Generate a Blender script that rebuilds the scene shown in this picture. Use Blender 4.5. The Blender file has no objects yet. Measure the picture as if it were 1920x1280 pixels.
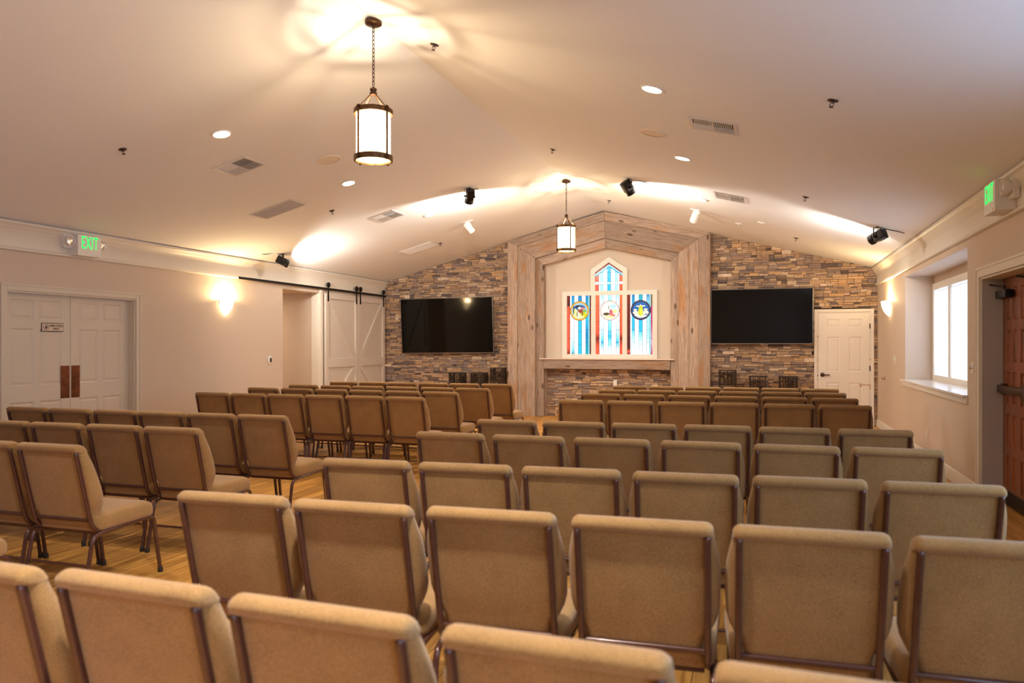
import bpy, bmesh, math, random
from mathutils import Vector, Matrix, Euler
random.seed(7)
S = bpy.context.scene
COL = S.collection
PI = math.pi
# ------------------------------------------------------------------ room dimensions (metres)
F_PX, YAW, V0 = 1413.851, 0.32272, 644.88
XL, XR, D, YN = -7.868, 1.904, 14.723, -3.6
HE, HR, CAMH = 2.80, 4.068, 1.457
XM = (XL + XR) / 2
K = (HR - HE) / (XR - XM)
def ceil_z(x): return HR - K * abs(x - XM)

# ------------------------------------------------------------------ materials
def new_mat(name):
    m = bpy.data.materials.new(name); m.use_nodes = True
    nt = m.node_tree
    return m, nt, nt.nodes['Principled BSDF']
def lin(c): return tuple(((v / 12.92) if v <= .04045 else ((v + .055) / 1.055) ** 2.4) for v in c)
def rgb(r, g, b): return lin((r / 255, g / 255, b / 255)) + (1,)
def N(nt, t, **kw):
    n = nt.nodes.new(t)
    for k, v in kw.items():
        if k.startswith('i_'): n.inputs[k[2:].replace('_', ' ')].default_value = v
        else: setattr(n, k, v)
    return n
def ramp(nt, stops, interp='LINEAR'):
    n = nt.nodes.new('ShaderNodeValToRGB'); cr = n.color_ramp; cr.interpolation = interp
    while len(cr.elements) > 1: cr.elements.remove(cr.elements[-1])
    cr.elements[0].position = stops[0][0]; cr.elements[0].color = stops[0][1]
    for p, c in stops[1:]:
        e = cr.elements.new(p); e.color = c
    return n
def coords(nt, scale=(1, 1, 1), rand=False, kind='Object'):
    tc = nt.nodes.new('ShaderNodeTexCoord'); mp = nt.nodes.new('ShaderNodeMapping')
    mp.inputs['Scale'].default_value = scale
    nt.links.new(tc.outputs[kind], mp.inputs['Vector'])
    if rand:
        oi = nt.nodes.new('ShaderNodeObjectInfo'); mu = N(nt, 'ShaderNodeMath', operation='MULTIPLY'); mu.inputs[1].default_value = 37.0
        cb = nt.nodes.new('ShaderNodeCombineXYZ')
        nt.links.new(oi.outputs['Random'], mu.inputs[0])
        for i in range(3): nt.links.new(mu.outputs[0], cb.inputs[i])
        nt.links.new(cb.outputs[0], mp.inputs['Location'])
    return mp.outputs[0]
def plain(name, col, rough=.5, metal=0., bump=0., bscale=80., var=0., spec=None, coat=0.):
    m, nt, b = new_mat(name)
    b.inputs['Base Color'].default_value = col; b.inputs['Roughness'].default_value = rough; b.inputs['Metallic'].default_value = metal
    if spec is not None: b.inputs['Specular IOR Level'].default_value = spec
    if coat: b.inputs['Coat Weight'].default_value = coat
    v = coords(nt)
    nz = N(nt, 'ShaderNodeTexNoise'); nz.inputs['Scale'].default_value = bscale; nz.inputs['Detail'].default_value = 4
    nt.links.new(v, nz.inputs['Vector'])
    if var:
        r = ramp(nt, [(.3, tuple(c * (1 - var) for c in col[:3]) + (1,)), (.7, tuple(min(1, c * (1 + var)) for c in col[:3]) + (1,))])
        nt.links.new(nz.outputs['Fac'], r.inputs[0]); nt.links.new(r.outputs[0], b.inputs['Base Color'])
    if bump:
        bp = N(nt, 'ShaderNodeBump'); bp.inputs['Strength'].default_value = bump; bp.inputs['Distance'].default_value = .002
        nt.links.new(nz.outputs['Fac'], bp.inputs['Height']); nt.links.new(bp.outputs[0], b.inputs['Normal'])
    return m
def emit(name, col, strength):
    m = bpy.data.materials.new(name); m.use_nodes = True; nt = m.node_tree; nt.nodes.clear()
    e = nt.nodes.new('ShaderNodeEmission'); e.inputs[0].default_value = col; e.inputs[1].default_value = strength
    o = nt.nodes.new('ShaderNodeOutputMaterial'); nt.links.new(e.outputs[0], o.inputs[0])
    return m
M = {}
M['ceiling'] = plain('ceiling paint', (.84, .86, .89, 1), .9, bump=.15, bscale=60, var=.01)
M['wall'] = plain('beige wall paint', (.63, .53, .435, 1), .75, bump=.1, bscale=90, var=.015)
M['alcove'] = plain('pale alcove paint', (.66, .58, .49, 1), .8, bump=.1, bscale=90, var=.015)
M['trim'] = plain('white trim paint', (.75, .71, .63, 1), .45, var=.01)
M['door_white'] = plain('white door paint', (.80, .76, .71, 1), .4, var=.01)
M['door_beige'] = plain('greige door paint', (.66, .60, .50, 1), .45, var=.01)
M['barn'] = plain('barn door paint', (.63, .565, .50, 1), .5, var=.02)
M['jamb_grey'] = plain('grey jamb paint', (.50, .50, .50, 1), .5, var=.02)
M['black_metal'] = plain('black iron', (.018, .015, .013, 1), .45, metal=.6, var=.2)
M['plastic_white'] = plain('white plastic', (.80, .78, .75, 1), .35)
M['plastic_black'] = plain('black plastic', (.012, .012, .014, 1), .35)
M['bronze'] = plain('oil rubbed bronze', (.09, .045, .025, 1), .35, metal=.8, var=.25, bscale=30)
M['copper'] = plain('copper plate', (.22, .085, .045, 1), .3, metal=.85, var=.3, bscale=14)
M['gold_iron'] = plain('aged bronze iron', (.16, .085, .035, 1), .45, metal=.7, var=.3, bscale=40)
M['iron_ornate'] = plain('dark wrought iron', (.045, .028, .018, 1), .5, metal=.5, var=.3)
M['frame'] = plain('brown powder coated steel', (.082, .030, .021, 1), .24, metal=.15, var=.12, bscale=30, coat=.35)
M['foot'] = plain('black rubber foot', (.02, .015, .013, 1), .5)
M['chrome'] = plain('reflector chrome', (.75, .75, .76, 1), .12, metal=1.)
M['screen'] = plain('glossy black screen', (.003, .0025, .002, 1), .07, spec=.25)
M['bezel'] = plain('grey screen bezel', (.20, .18, .16, 1), .35, metal=.7)
M['vent'] = plain('white vent metal', (.68, .66, .64, 1), .45)
M['vent_dark'] = plain('dark duct opening', (.10, .095, .09, 1), .8)
M['lead'] = plain('lead came', (.05, .055, .06, 1), .5, metal=.4)
M['lens_off'] = plain('grey lens', (.25, .28, .35, 1), .15, metal=.3)
M['speaker'] = plain('speaker cloth', (.84, .77, .68, 1), .8, var=.05, bscale=300)
M['sprinkler'] = plain('bronze sprinkler', (.08, .05, .045, 1), .35, metal=.7)
M['letters'] = plain('brown lettering', (.06, .03, .025, 1), .5)
M['sign_plate'] = plain('cream sign plate', (.72, .58, .47, 1), .45)
WARM = (1., .70, .36, 1)
M['glass_lamp'] = emit('lit seeded glass', (1., .66, .30, 1), 9.)
M['sconce_glass'] = emit('lit sconce glass', (1., .72, .38, 1), 9.)
M['bulb'] = emit('bulb', (1., .72, .4, 1), 30.)
M['downlight'] = emit('lit downlight lens', (1., .86, .66, 1), 14.)
M['exit_green'] = emit('exit letters', (.02, 1., .12, 1), 1.1)
M['exit_glow'] = emit('exit letter core', (.80, 1., .55, 1), 1.3)
M['stage_lens'] = emit('stage light lens', (1., .93, .85, 1), 6.)

def fabric(name, a, b_):
    m, nt, b = new_mat(name)
    b.inputs['Roughness'].default_value = .95
    b.inputs['Sheen Weight'].default_value = .25; b.inputs['Sheen Roughness'].default_value = .5
    b.inputs['Specular IOR Level'].default_value = .15
    v = coords(nt, rand=True)
    w1 = N(nt, 'ShaderNodeTexNoise'); w1.inputs['Scale'].default_value = 430; w1.inputs['Detail'].default_value = 2
    w2 = N(nt, 'ShaderNodeTexNoise'); w2.inputs['Scale'].default_value = 9; w2.inputs['Detail'].default_value = 5
    s1 = N(nt, 'ShaderNodeMapping'); s1.inputs['Scale'].default_value = (1, 1, .35)
    s2 = N(nt, 'ShaderNodeMapping'); s2.inputs['Scale'].default_value = (.35, 1, 1)
    w3 = N(nt, 'ShaderNodeTexNoise'); w3.inputs['Scale'].default_value = 430; w3.inputs['Detail'].default_value = 2
    nt.links.new(v, s1.inputs[0]); nt.links.new(v, s2.inputs[0])
    nt.links.new(s1.outputs[0], w1.inputs['Vector']); nt.links.new(s2.outputs[0], w3.inputs['Vector']); nt.links.new(v, w2.inputs['Vector'])
    ad = N(nt, 'ShaderNodeMath', operation='ADD'); nt.links.new(w1.outputs['Fac'], ad.inputs[0]); nt.links.new(w3.outputs['Fac'], ad.inputs[1])
    md = N(nt, 'ShaderNodeMath', operation='MULTIPLY_ADD'); md.inputs[1].default_value = .42
    nt.links.new(ad.outputs[0], md.inputs[0])
    m2 = N(nt, 'ShaderNodeMath', operation='MULTIPLY'); m2.inputs[1].default_value = .16; nt.links.new(w2.outputs['Fac'], m2.inputs[0])
    nt.links.new(m2.outputs[0], md.inputs[2])
    r = ramp(nt, [(.36, a), (.64, b_)])
    nt.links.new(md.outputs[0], r.inputs[0]); nt.links.new(r.outputs[0], b.inputs['Base Color'])
    bp = N(nt, 'ShaderNodeBump'); bp.inputs['Strength'].default_value = .35; bp.inputs['Distance'].default_value = .0015
    nt.links.new(ad.outputs[0], bp.inputs['Height']); nt.links.new(bp.outputs[0], b.inputs['Normal'])
    return m
M['fabric'] = fabric('tan woven upholstery', (.205, .112, .036, 1), (.425, .248, .095, 1))

def wood_floor():
    m, nt, b = new_mat('oak plank floor')
    v = coords(nt)
    sep = nt.nodes.new('ShaderNodeSeparateXYZ'); cmb = nt.nodes.new('ShaderNodeCombineXYZ')
    nt.links.new(v, sep.inputs[0]); nt.links.new(sep.outputs['Y'], cmb.inputs['X']); nt.links.new(sep.outputs['X'], cmb.inputs['Y'])
    br = nt.nodes.new('ShaderNodeTexBrick'); br.offset = .37; br.squash = 1
    br.inputs['Scale'].default_value = 1; br.inputs['Brick Width'].default_value = 1.2; br.inputs['Row Height'].default_value = .15
    br.inputs['Mortar Size'].default_value = .0025; br.inputs['Mortar Smooth'].default_value = .3
    br.inputs['Color1'].default_value = (0, 0, 0, 1); br.inputs['Color2'].default_value = (1, 1, 1, 1); br.inputs['Mortar'].default_value = (.5, .5, .5, 1)
    nt.links.new(cmb.outputs[0], br.inputs['Vector'])
    mp = N(nt, 'ShaderNodeMapping'); mp.inputs['Scale'].default_value = (14, .9, 1); nt.links.new(v, mp.inputs[0])
    off = nt.nodes.new('ShaderNodeVectorMath'); off.operation = 'ADD'
    sc = nt.nodes.new('ShaderNodeVectorMath'); sc.operation = 'SCALE'; sc.inputs['Scale'].default_value = 19.
    nt.links.new(br.outputs['Color'], sc.inputs[0]); nt.links.new(mp.outputs[0], off.inputs[0]); nt.links.new(sc.outputs[0], off.inputs[1])
    nz = N(nt, 'ShaderNodeTexNoise'); nz.inputs['Scale'].default_value = 1.6; nz.inputs['Detail'].default_value = 7; nz.inputs['Roughness'].default_value = .62; nz.inputs['Distortion'].default_value = .6
    nt.links.new(off.outputs[0], nz.inputs['Vector'])
    r = ramp(nt, [(.28, (.26, .10, .022, 1)), (.42, (.54, .265, .060, 1)), (.56, (.74, .40, .105, 1)), (.78, (.82, .50, .17, 1))])
    nt.links.new(nz.outputs['Fac'], r.inputs[0])
    mix = N(nt, 'ShaderNodeMix', data_type='RGBA', blend_type='MULTIPLY'); mix.inputs['Factor'].default_value = 1
    r2 = ramp(nt, [(0, (.72, .70, .66, 1)), (1, (1.08, 1.05, 1., 1))]); nt.links.new(br.outputs['Color'], r2.inputs[0])
    nt.links.new(r.outputs[0], mix.inputs['A']); nt.links.new(r2.outputs[0], mix.inputs['B'])
    mx2 = N(nt, 'ShaderNodeMix', data_type='RGBA', blend_type='MIX'); mx2.inputs['B'].default_value = (.10, .045, .015, 1)
    nt.links.new(br.outputs['Fac'], mx2.inputs['Factor']); nt.links.new(mix.outputs['Result'], mx2.inputs['A'])
    nt.links.new(mx2.outputs['Result'], b.inputs['Base Color'])
    b.inputs['Roughness'].default_value = .38; b.inputs['Specular IOR Level'].default_value = .4
    return m
M['floor'] = wood_floor()

def barnwood():
    m, nt, b = new_mat('weathered barn wood')
    v = coords(nt, (1, 1, 1), rand=True)
    def nz(scale, det, rough=.6, mul=(1, 1, 1), dist=0.):
        mp = N(nt, 'ShaderNodeMapping'); mp.inputs['Scale'].default_value = mul; nt.links.new(v, mp.inputs[0])
        n = N(nt, 'ShaderNodeTexNoise'); n.inputs['Scale'].default_value = scale; n.inputs['Detail'].default_value = det; n.inputs['Roughness'].default_value = rough; n.inputs['Distortion'].default_value = dist
        nt.links.new(mp.outputs[0], n.inputs['Vector']); return n
    grain = nz(9, 8, .7, (.35, 6, 6), .8)
    patch = nz(1.6, 4, .55, (.7, 3.5, 3.5), .4)
    r = ramp(nt, [(.28, (.16, .115, .090, 1)), (.42, (.33, .25, .20, 1)), (.58, (.46, .37, .31, 1)), (.78, (.60, .51, .44, 1))])
    nt.links.new(grain.outputs['Fac'], r.inputs[0])
    r2 = ramp(nt, [(.53, (0, 0, 0, 1)), (.66, (.85, .85, .85, 1))]); nt.links.new(patch.outputs['Fac'], r2.inputs[0])
    ro = ramp(nt, [(.3, (.26, .13, .06, 1)), (.7, (.56, .31, .14, 1))]); nt.links.new(grain.outputs['Fac'], ro.inputs[0])
    mx = N(nt, 'ShaderNodeMix', data_type='RGBA'); nt.links.new(r2.outputs[0], mx.inputs['Factor']); nt.links.new(r.outputs[0], mx.inputs['A']); nt.links.new(ro.outputs[0], mx.inputs['B'])
    # knots
    mp = N(nt, 'ShaderNodeMapping'); mp.inputs['Scale'].default_value = (2.0, 5., 5.); nt.links.new(v, mp.inputs[0])
    vo = nt.nodes.new('ShaderNodeTexVoronoi'); vo.inputs['Scale'].default_value = 1.; nt.links.new(mp.outputs[0], vo.inputs['Vector'])
    rk = ramp(nt, [(.0, (1, 1, 1, 1)), (.09, (.8, .8, .8, 1)), (.15, (0, 0, 0, 1))]); nt.links.new(vo.outputs['Distance'], rk.inputs[0])
    mk = N(nt, 'ShaderNodeMix', data_type='RGBA'); mk.inputs['B'].default_value = (.10, .06, .04, 1)
    nt.links.new(rk.outputs[0], mk.inputs['Factor']); nt.links.new(mx.outputs['Result'], mk.inputs['A'])
    oi = nt.nodes.new('ShaderNodeObjectInfo'); tr_ = ramp(nt, [(0, (.72, .68, .64, 1)), (1, (1.12, 1.08, 1.04, 1))]); nt.links.new(oi.outputs['Random'], tr_.inputs[0])
    mt_ = N(nt, 'ShaderNodeMix', data_type='RGBA', blend_type='MULTIPLY'); mt_.inputs['Factor'].default_value = 1; mt_.clamp_result = False
    nt.links.new(mk.outputs['Result'], mt_.inputs['A']); nt.links.new(tr_.outputs[0], mt_.inputs['B']); nt.links.new(mt_.outputs['Result'], b.inputs['Base Color'])
    b.inputs['Roughness'].default_value = .85
    bp = N(nt, 'ShaderNodeBump'); bp.inputs['Strength'].default_value = .5; bp.inputs['Distance'].default_value = .004
    nt.links.new(grain.outputs['Fac'], bp.inputs['Height']); nt.links.new(bp.outputs[0], b.inputs['Normal'])
    return m
M['barnwood'] = barnwood()

def attr_mat(name, rough=.85, emission=0., noise=.25):
    m, nt, b = new_mat(name)
    a = nt.nodes.new('ShaderNodeAttribute'); a.attribute_name = 'Col'
    if emission:
        nt.nodes.clear()
        a = nt.nodes.new('ShaderNodeAttribute'); a.attribute_name = 'Col'
        e = nt.nodes.new('ShaderNodeEmission'); e.inputs[1].default_value = emission
        nt.links.new(a.outputs['Color'], e.inputs[0])
        g = nt.nodes.new('ShaderNodeBsdfGlossy'); g.inputs['Roughness'].default_value = .15; g.inputs['Color'].default_value = (.04, .04, .04, 1)
        ad = nt.nodes.new('ShaderNodeAddShader'); nt.links.new(e.outputs[0], ad.inputs[0]); nt.links.new(g.outputs[0], ad.inputs[1])
        o = nt.nodes.new('ShaderNodeOutputMaterial'); nt.links.new(ad.outputs[0], o.inputs[0])
        return m
    v = coords(nt)
    n = N(nt, 'ShaderNodeTexNoise'); n.inputs['Scale'].default_value = 22; n.inputs['Detail'].default_value = 6; n.inputs['Roughness'].default_value = .65
    nt.links.new(v, n.inputs['Vector'])
    r = ramp(nt, [(.25, (1 - noise,) * 3 + (1,)), (.75, (1 + noise,) * 3 + (1,))]); nt.links.new(n.outputs['Fac'], r.inputs[0])
    mx = N(nt, 'ShaderNodeMix', data_type='RGBA', blend_type='MULTIPLY'); mx.inputs['Factor'].default_value = 1; mx.clamp_result = False
    nt.links.new(a.outputs['Color'], mx.inputs['A']); nt.links.new(r.outputs[0], mx.inputs['B']); nt.links.new(mx.outputs['Result'], b.inputs['Base Color'])
    b.inputs['Roughness'].default_value = rough
    bp = N(nt, 'ShaderNodeBump'); bp.inputs['Strength'].default_value = .6; bp.inputs['Distance'].default_value = .006
    nt.links.new(n.outputs['Fac'], bp.inputs['Height']); nt.links.new(bp.outputs[0], b.inputs['Normal'])
    return m
M['stone'] = attr_mat('stacked ledge stone')
M['stained'] = attr_mat('backlit stained glass', emission=.72)

def exit_door_wood():
    m, nt, b = new_mat('stained mahogany')
    v = coords(nt, (10, 10, .9))
    n = N(nt, 'ShaderNodeTexNoise'); n.inputs['Scale'].default_value = 3; n.inputs['Detail'].default_value = 7; n.inputs['Distortion'].default_value = .7
    nt.links.new(v, n.inputs['Vector'])
    r = ramp(nt, [(.3, (.13, .032, .008, 1)), (.7, (.33, .095, .026, 1))]); nt.links.new(n.outputs['Fac'], r.inputs[0]); nt.links.new(r.outputs[0], b.inputs['Base Color'])
    b.inputs['Roughness'].default_value = .35; b.inputs['Coat Weight'].default_value = .3
    return m
M['mahogany'] = exit_door_wood()
def sheer():
    m = bpy.data.materials.new('sheer curtain cloth'); m.use_nodes = True; nt = m.node_tree; nt.nodes.clear()
    d = nt.nodes.new('ShaderNodeBsdfDiffuse'); d.inputs[0].default_value = (.88, .88, .90, 1)
    t = nt.nodes.new('ShaderNodeBsdfTranslucent'); t.inputs[0].default_value = (.92, .92, .95, 1)
    p = nt.nodes.new('ShaderNodeBsdfTransparent')
    a = nt.nodes.new('ShaderNodeMixShader'); a.inputs[0].default_value = .6
    c = nt.nodes.new('ShaderNodeMixShader'); c.inputs[0].default_value = .18
    o = nt.nodes.new('ShaderNodeOutputMaterial')
    nt.links.new(d.outputs[0], a.inputs[1]); nt.links.new(t.outputs[0], a.inputs[2])
    nt.links.new(a.outputs[0], c.inputs[1]); nt.links.new(p.outputs[0], c.inputs[2]); nt.links.new(c.outputs[0], o.inputs[0])
    return m
M['sheer'] = sheer()
def pane():
    m = bpy.data.materials.new('clear window glass'); m.use_nodes = True; nt = m.node_tree; nt.nodes.clear()
    g = nt.nodes.new('ShaderNodeBsdfGlossy'); g.inputs['Roughness'].default_value = .02
    p = nt.nodes.new('ShaderNodeBsdfTransparent'); c = nt.nodes.new('ShaderNodeMixShader'); c.inputs[0].default_value = .06
    o = nt.nodes.new('ShaderNodeOutputMaterial')
    nt.links.new(p.outputs[0], c.inputs[1]); nt.links.new(g.outputs[0], c.inputs[2]); nt.links.new(c.outputs[0], o.inputs[0])
    return m
M['pane'] = pane()

# ------------------------------------------------------------------ mesh helper
class MB:
    def __init__(s): s.v = []; s.f = []; s.c = []; s.col = None
    def add(s, vs, fs):
        n = len(s.v); s.v += [tuple(v) for v in vs]; s.f += [tuple(i + n for i in f) for f in fs]
        s.c += [s.col] * len(fs); return s
    def box(s, x0, x1, y0, y1, z0, z1, bev=0.):
        if x0 > x1: x0, x1 = x1, x0
        if y0 > y1: y0, y1 = y1, y0
        if z0 > z1: z0, z1 = z1, z0
        b = min(bev, (x1 - x0) * .49, (y1 - y0) * .49, (z1 - z0) * .49)
        if b <= 0:
            vs = [(x, y, z) for x in (x0, x1) for y in (y0, y1) for z in (z0, z1)]
            return s.add(vs, [(0, 1, 3, 2), (4, 6, 7, 5), (0, 4, 5, 1), (2, 3, 7, 6), (0, 2, 6, 4), (1, 5, 7, 3)])
        bm = bmesh.new(); bmesh.ops.create_cube(bm, size=1)
        for v in bm.verts: v.co = Vector(((x0 + x1) / 2 + v.co.x * (x1 - x0), (y0 + y1) / 2 + v.co.y * (y1 - y0), (z0 + z1) / 2 + v.co.z * (z1 - z0)))
        bmesh.ops.bevel(bm, geom=bm.edges[:], offset=b, segments=2, affect='EDGES', profile=.6)
        bm.verts.index_update(); s.add([v.co for v in bm.verts], [[v.index for v in f.verts] for f in bm.faces]); bm.free(); return s
    def prism(s, pts, a, b, axis='y'):
        # polygon pts (p,q); extruded along axis between a and b
        def mk(p, q, t): return {'y': (p, t, q), 'x': (t, p, q), 'z': (p, q, t)}[axis]
        n = len(pts); vs = [mk(p, q, a) for p, q in pts] + [mk(p, q, b) for p, q in pts]
        return s.add(vs, [tuple(range(n)), tuple(range(2 * n - 1, n - 1, -1))] + [(i, (i + 1) % n, n + (i + 1) % n, n + i) for i in range(n)])
    def ring(s, loops, cap0=True, cap1=True):
        n = len(loops[0]); vs = [p for l in loops for p in l]; fs = []
        for j in range(len(loops) - 1):
            for i in range(n): fs.append((j * n + i, j * n + (i + 1) % n, (j + 1) * n + (i + 1) % n, (j + 1) * n + i))
        if cap0: fs.append(tuple(range(n - 1, -1, -1)))
        if cap1: fs.append(tuple((len(loops) - 1) * n + i for i in range(n)))
        return s.add(vs, fs)
    def tube(s, path, r, seg=10, closed=False, sq=None):
        P = [Vector(p) for p in path]; n = len(P); loops = []
        up = Vector((0, 0, 1)); prev = None
        for i in range(n):
            if closed: t = (P[(i + 1) % n] - P[i - 1]).normalized()
            else: t = (P[min(i + 1, n - 1)] - P[max(i - 1, 0)]).normalized()
            if prev is None:
                a = t.cross(up) if abs(t.dot(up)) < .95 else t.cross(Vector((1, 0, 0)))
                a.normalize()
            else: a = (prev - t * prev.dot(t)).normalized()
            prev = a; b = t.cross(a)
            rr = r[i] if isinstance(r, (list, tuple)) else r
            ra, rb = (rr, rr) if sq is None else (rr * sq[0], rr * sq[1])
            loops.append([P[i] + a * math.cos(2 * PI * k / seg) * ra + b * math.sin(2 * PI * k / seg) * rb for k in range(seg)])
        if closed:
            loops.append(loops[0]); return s.ring(loops, False, False)
        return s.ring(loops)
    def lathe(s, prof, seg=24, c=(0, 0, 0), a0=0., a1=2 * PI, axis='z', cap=True):
        full = abs(a1 - a0 - 2 * PI) < 1e-6
        n = seg if full else seg + 1
        loops = []
        for r, z in prof:
            l = []
            for k in range(n):
                a = a0 + (a1 - a0) * k / seg; x, y = r * math.cos(a), r * math.sin(a)
                q = {'z': (x, y, z), 'y': (x, z, y), 'x': (z, x, y)}[axis]
                l.append((c[0] + q[0], c[1] + q[1], c[2] + q[2]))
            loops.append(l)
        if full: return s.ring(loops, cap, cap)
        vs = [p for l in loops for p in l]; fs = []
        for j in range(len(loops) - 1):
            for i in range(n - 1): fs.append((j * n + i, j * n + i + 1, (j + 1) * n + i + 1, (j + 1) * n + i))
        return s.add(vs, fs)
    def xform(s, m, start=0):
        for i in range(start, len(s.v)): s.v[i] = tuple(m @ Vector(s.v[i]))
        return s
    def mesh(s, name, mat, smooth=None, merge=False):
        me = bpy.data.meshes.new(name); me.from_pydata(s.v, [], s.f); me.materials.append(M[mat] if isinstance(mat, str) else mat)
        if any(c is not None for c in s.c):
            at = me.color_attributes.new('Col', 'FLOAT_COLOR', 'CORNER'); i = 0
            for pi_, p in enumerate(me.polygons):
                c = s.c[pi_] or (.5, .5, .5, 1)
                for li in p.loop_indices:
                    if isinstance(c, list): at.data[li].color = c[(li - p.loop_start) % len(c)]
                    else: at.data[li].color = c
        if not any(c is not None for c in s.c):
            bm = bmesh.new(); bm.from_mesh(me)
            if merge: bmesh.ops.remove_doubles(bm, verts=bm.verts, dist=1e-5)
            bmesh.ops.recalc_face_normals(bm, faces=bm.faces); bm.to_mesh(me); bm.free()
        if smooth:
            me.polygons.foreach_set('use_smooth', [True] * len(me.polygons)); me.set_sharp_from_angle(angle=math.radians(smooth))
        me.update(); return me
    def build(s, name, mat, parent=None, smooth=None, loc=None, rot=None, merge=False):
        o = bpy.data.objects.new(name, s.mesh(name, mat, smooth, merge)); COL.objects.link(o)
        if parent: o.parent = parent
        if loc: o.location = loc
        if rot: o.rotation_euler = rot
        return o
def tag(o, label, cat, group=None):
    o['label'] = label; o['category'] = cat
    if group: o['group'] = group
    return o
def thing(name, label, cat, loc=(0, 0, 0), rot=(0, 0, 0), group=None):
    o = bpy.data.objects.new(name, None); COL.objects.link(o); o.empty_display_size = .1
    o.location = loc; o.rotation_euler = rot
    return tag(o, label, cat, group)
def struct(o): o['kind'] = 'structure'; return o
def sempty(name, loc=(0, 0, 0), rot=(0, 0, 0)):
    o = bpy.data.objects.new(name, None); COL.objects.link(o); o.location = loc; o.rotation_euler = rot; o['kind'] = 'structure'; return o
def copy_tree(o, parent=None):
    c = o.copy(); COL.objects.link(c)
    if parent: c.parent = parent
    for ch in list(o.children): copy_tree(ch, c)
    return c
def text_mb(txt, size, depth=.002, space=1.):
    cu = bpy.data.curves.new('t', 'FONT'); cu.body = txt; cu.size = size; cu.extrude = depth; cu.align_x = 'CENTER'; cu.align_y = 'CENTER'; cu.resolution_u = 3; cu.space_character = space
    ob = bpy.data.objects.new('t', cu); COL.objects.link(ob)
    me = bpy.data.meshes.new_from_object(ob); mb = MB(); mb.add([v.co[:] for v in me.vertices], [tuple(p.vertices) for p in me.polygons])
    bpy.data.objects.remove(ob); bpy.data.curves.remove(cu); bpy.data.meshes.remove(me); return mb
def light(name, kind, loc, energy, color, size=.1, rot=(0, 0, 0), **kw):
    l = bpy.data.lights.new(name, kind); l.energy = energy; l.color = color[:3]
    if kind == 'AREA':
        l.shape = kw.get('shape', 'RECTANGLE'); l.size = size
        if 'size_y' in kw: l.size_y = kw['size_y']
        if 'spread' in kw: l.spread = kw['spread']
    else: l.shadow_soft_size = size
    if kind == 'SPOT': l.spot_size = kw.get('angle', 1.5); l.spot_blend = kw.get('blend', .5)
    o = bpy.data.objects.new(name, l); COL.objects.link(o); o.location = loc; o.rotation_euler = rot; return o

# ------------------------------------------------------------------ shell
def wall_x(mb, X0, X1, y0, y1, z0, z1, holes):
    ys = sorted({y0, y1, *[h[0] for h in holes], *[h[1] for h in holes]}); zs = sorted({z0, z1, *[h[2] for h in holes], *[h[3] for h in holes]})
    for a, b in zip(ys, ys[1:]):
        for c, d in zip(zs, zs[1:]):
            if any(h[0] <= (a + b) / 2 <= h[1] and h[2] <= (c + d) / 2 <= h[3] for h in holes): continue
            mb.box(X0, X1, a, b, c, d)
T = .16
fl = MB().box(XL - 3.6, XR + .5, YN - .2, D + .3, -.1, 0); struct(fl.build('floor', 'floor'))
ce = MB()
ce.prism([(XL - .16, ceil_z(XL - .16)), (XM, HR), (XR + .16, ceil_z(XR + .16)), (XR + .16, HR + .25), (XL - .16, HR + .25)], YN - .2, D + .3)
struct(ce.build('ceiling', 'ceiling'))
# left wall: double door opening, hall opening
DL0, DL1, DLZ = 6.07, 7.86, 2.05
HO0, HO1, HOZ = 11.07, 12.20, 2.41
wl = MB(); wall_x(wl, XL - T, XL, YN, D + .3, 0, HE, [(DL0, DL1, 0, DLZ), (HO0, HO1, 0, HOZ)])
# hall recess behind the opening
wl.box(XL - 3.3, XL - T, HO1, HO1 + .14, 0, 2.55); wl.box(XL - 3.3, XL - T, HO0 - .12, HO0 - .0, 0, 2.55)
wl.box(XL - 3.4, XL - 3.3, HO0 - .12, HO1 + .14, 0, 2.55); wl.box(XL - 3.3, XL - T, HO0 - .12, HO1 + .14, HOZ, HOZ + .12)
struct(wl.build('wall_left', 'wall'))
# right wall: window niche, door opening
NY0, NY1, NZ0, NZ1, NX = 8.49, 11.95, .95, 2.415, 2.27
DR0, DR1, DRZ = 6.15, 8.0, 2.07
wr = MB(); wall_x(wr, XR, XR + T, YN, D + .3, 0, HE, [(NY0, NY1, NZ0, NZ1), (DR0, DR1, 0, DRZ), (-2.7, -.1, .65, 2.35), (.9, 4.5, .95, 2.4)])
WY0, WY1, WZ0, WZ1 = 8.70, 11.86, 1.0, 2.24
wall_x(wr, NX, NX + .08, NY0 - .1, NY1 + .1, NZ0 - .1, NZ1 + .1, [(WY0, WY1, WZ0, WZ1)])
wr.box(XR + T, NX, NY1, NY1 + .1, NZ0 - .1, NZ1 + .1); wr.box(XR + T, NX, NY0 - .1, NY0, NZ0 - .1, NZ1 + .1)
wr.box(XR + T, NX, NY0 - .1, NY1 + .1, NZ1, NZ1 + .1); wr.box(XR + T, NX, NY0 - .1, NY1 + .1, NZ0 - .1, NZ0 - .02)
struct(wr.build('wall_right', 'wall'))
# near wall (behind the camera)
wn = MB().box(XL, XR, YN - T, YN, 0, HE)
wn.prism([(XL, HE), (XR, HE), (XM, HR)], YN - T, YN)
struct(wn.build('wall_near', 'wall'))

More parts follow.
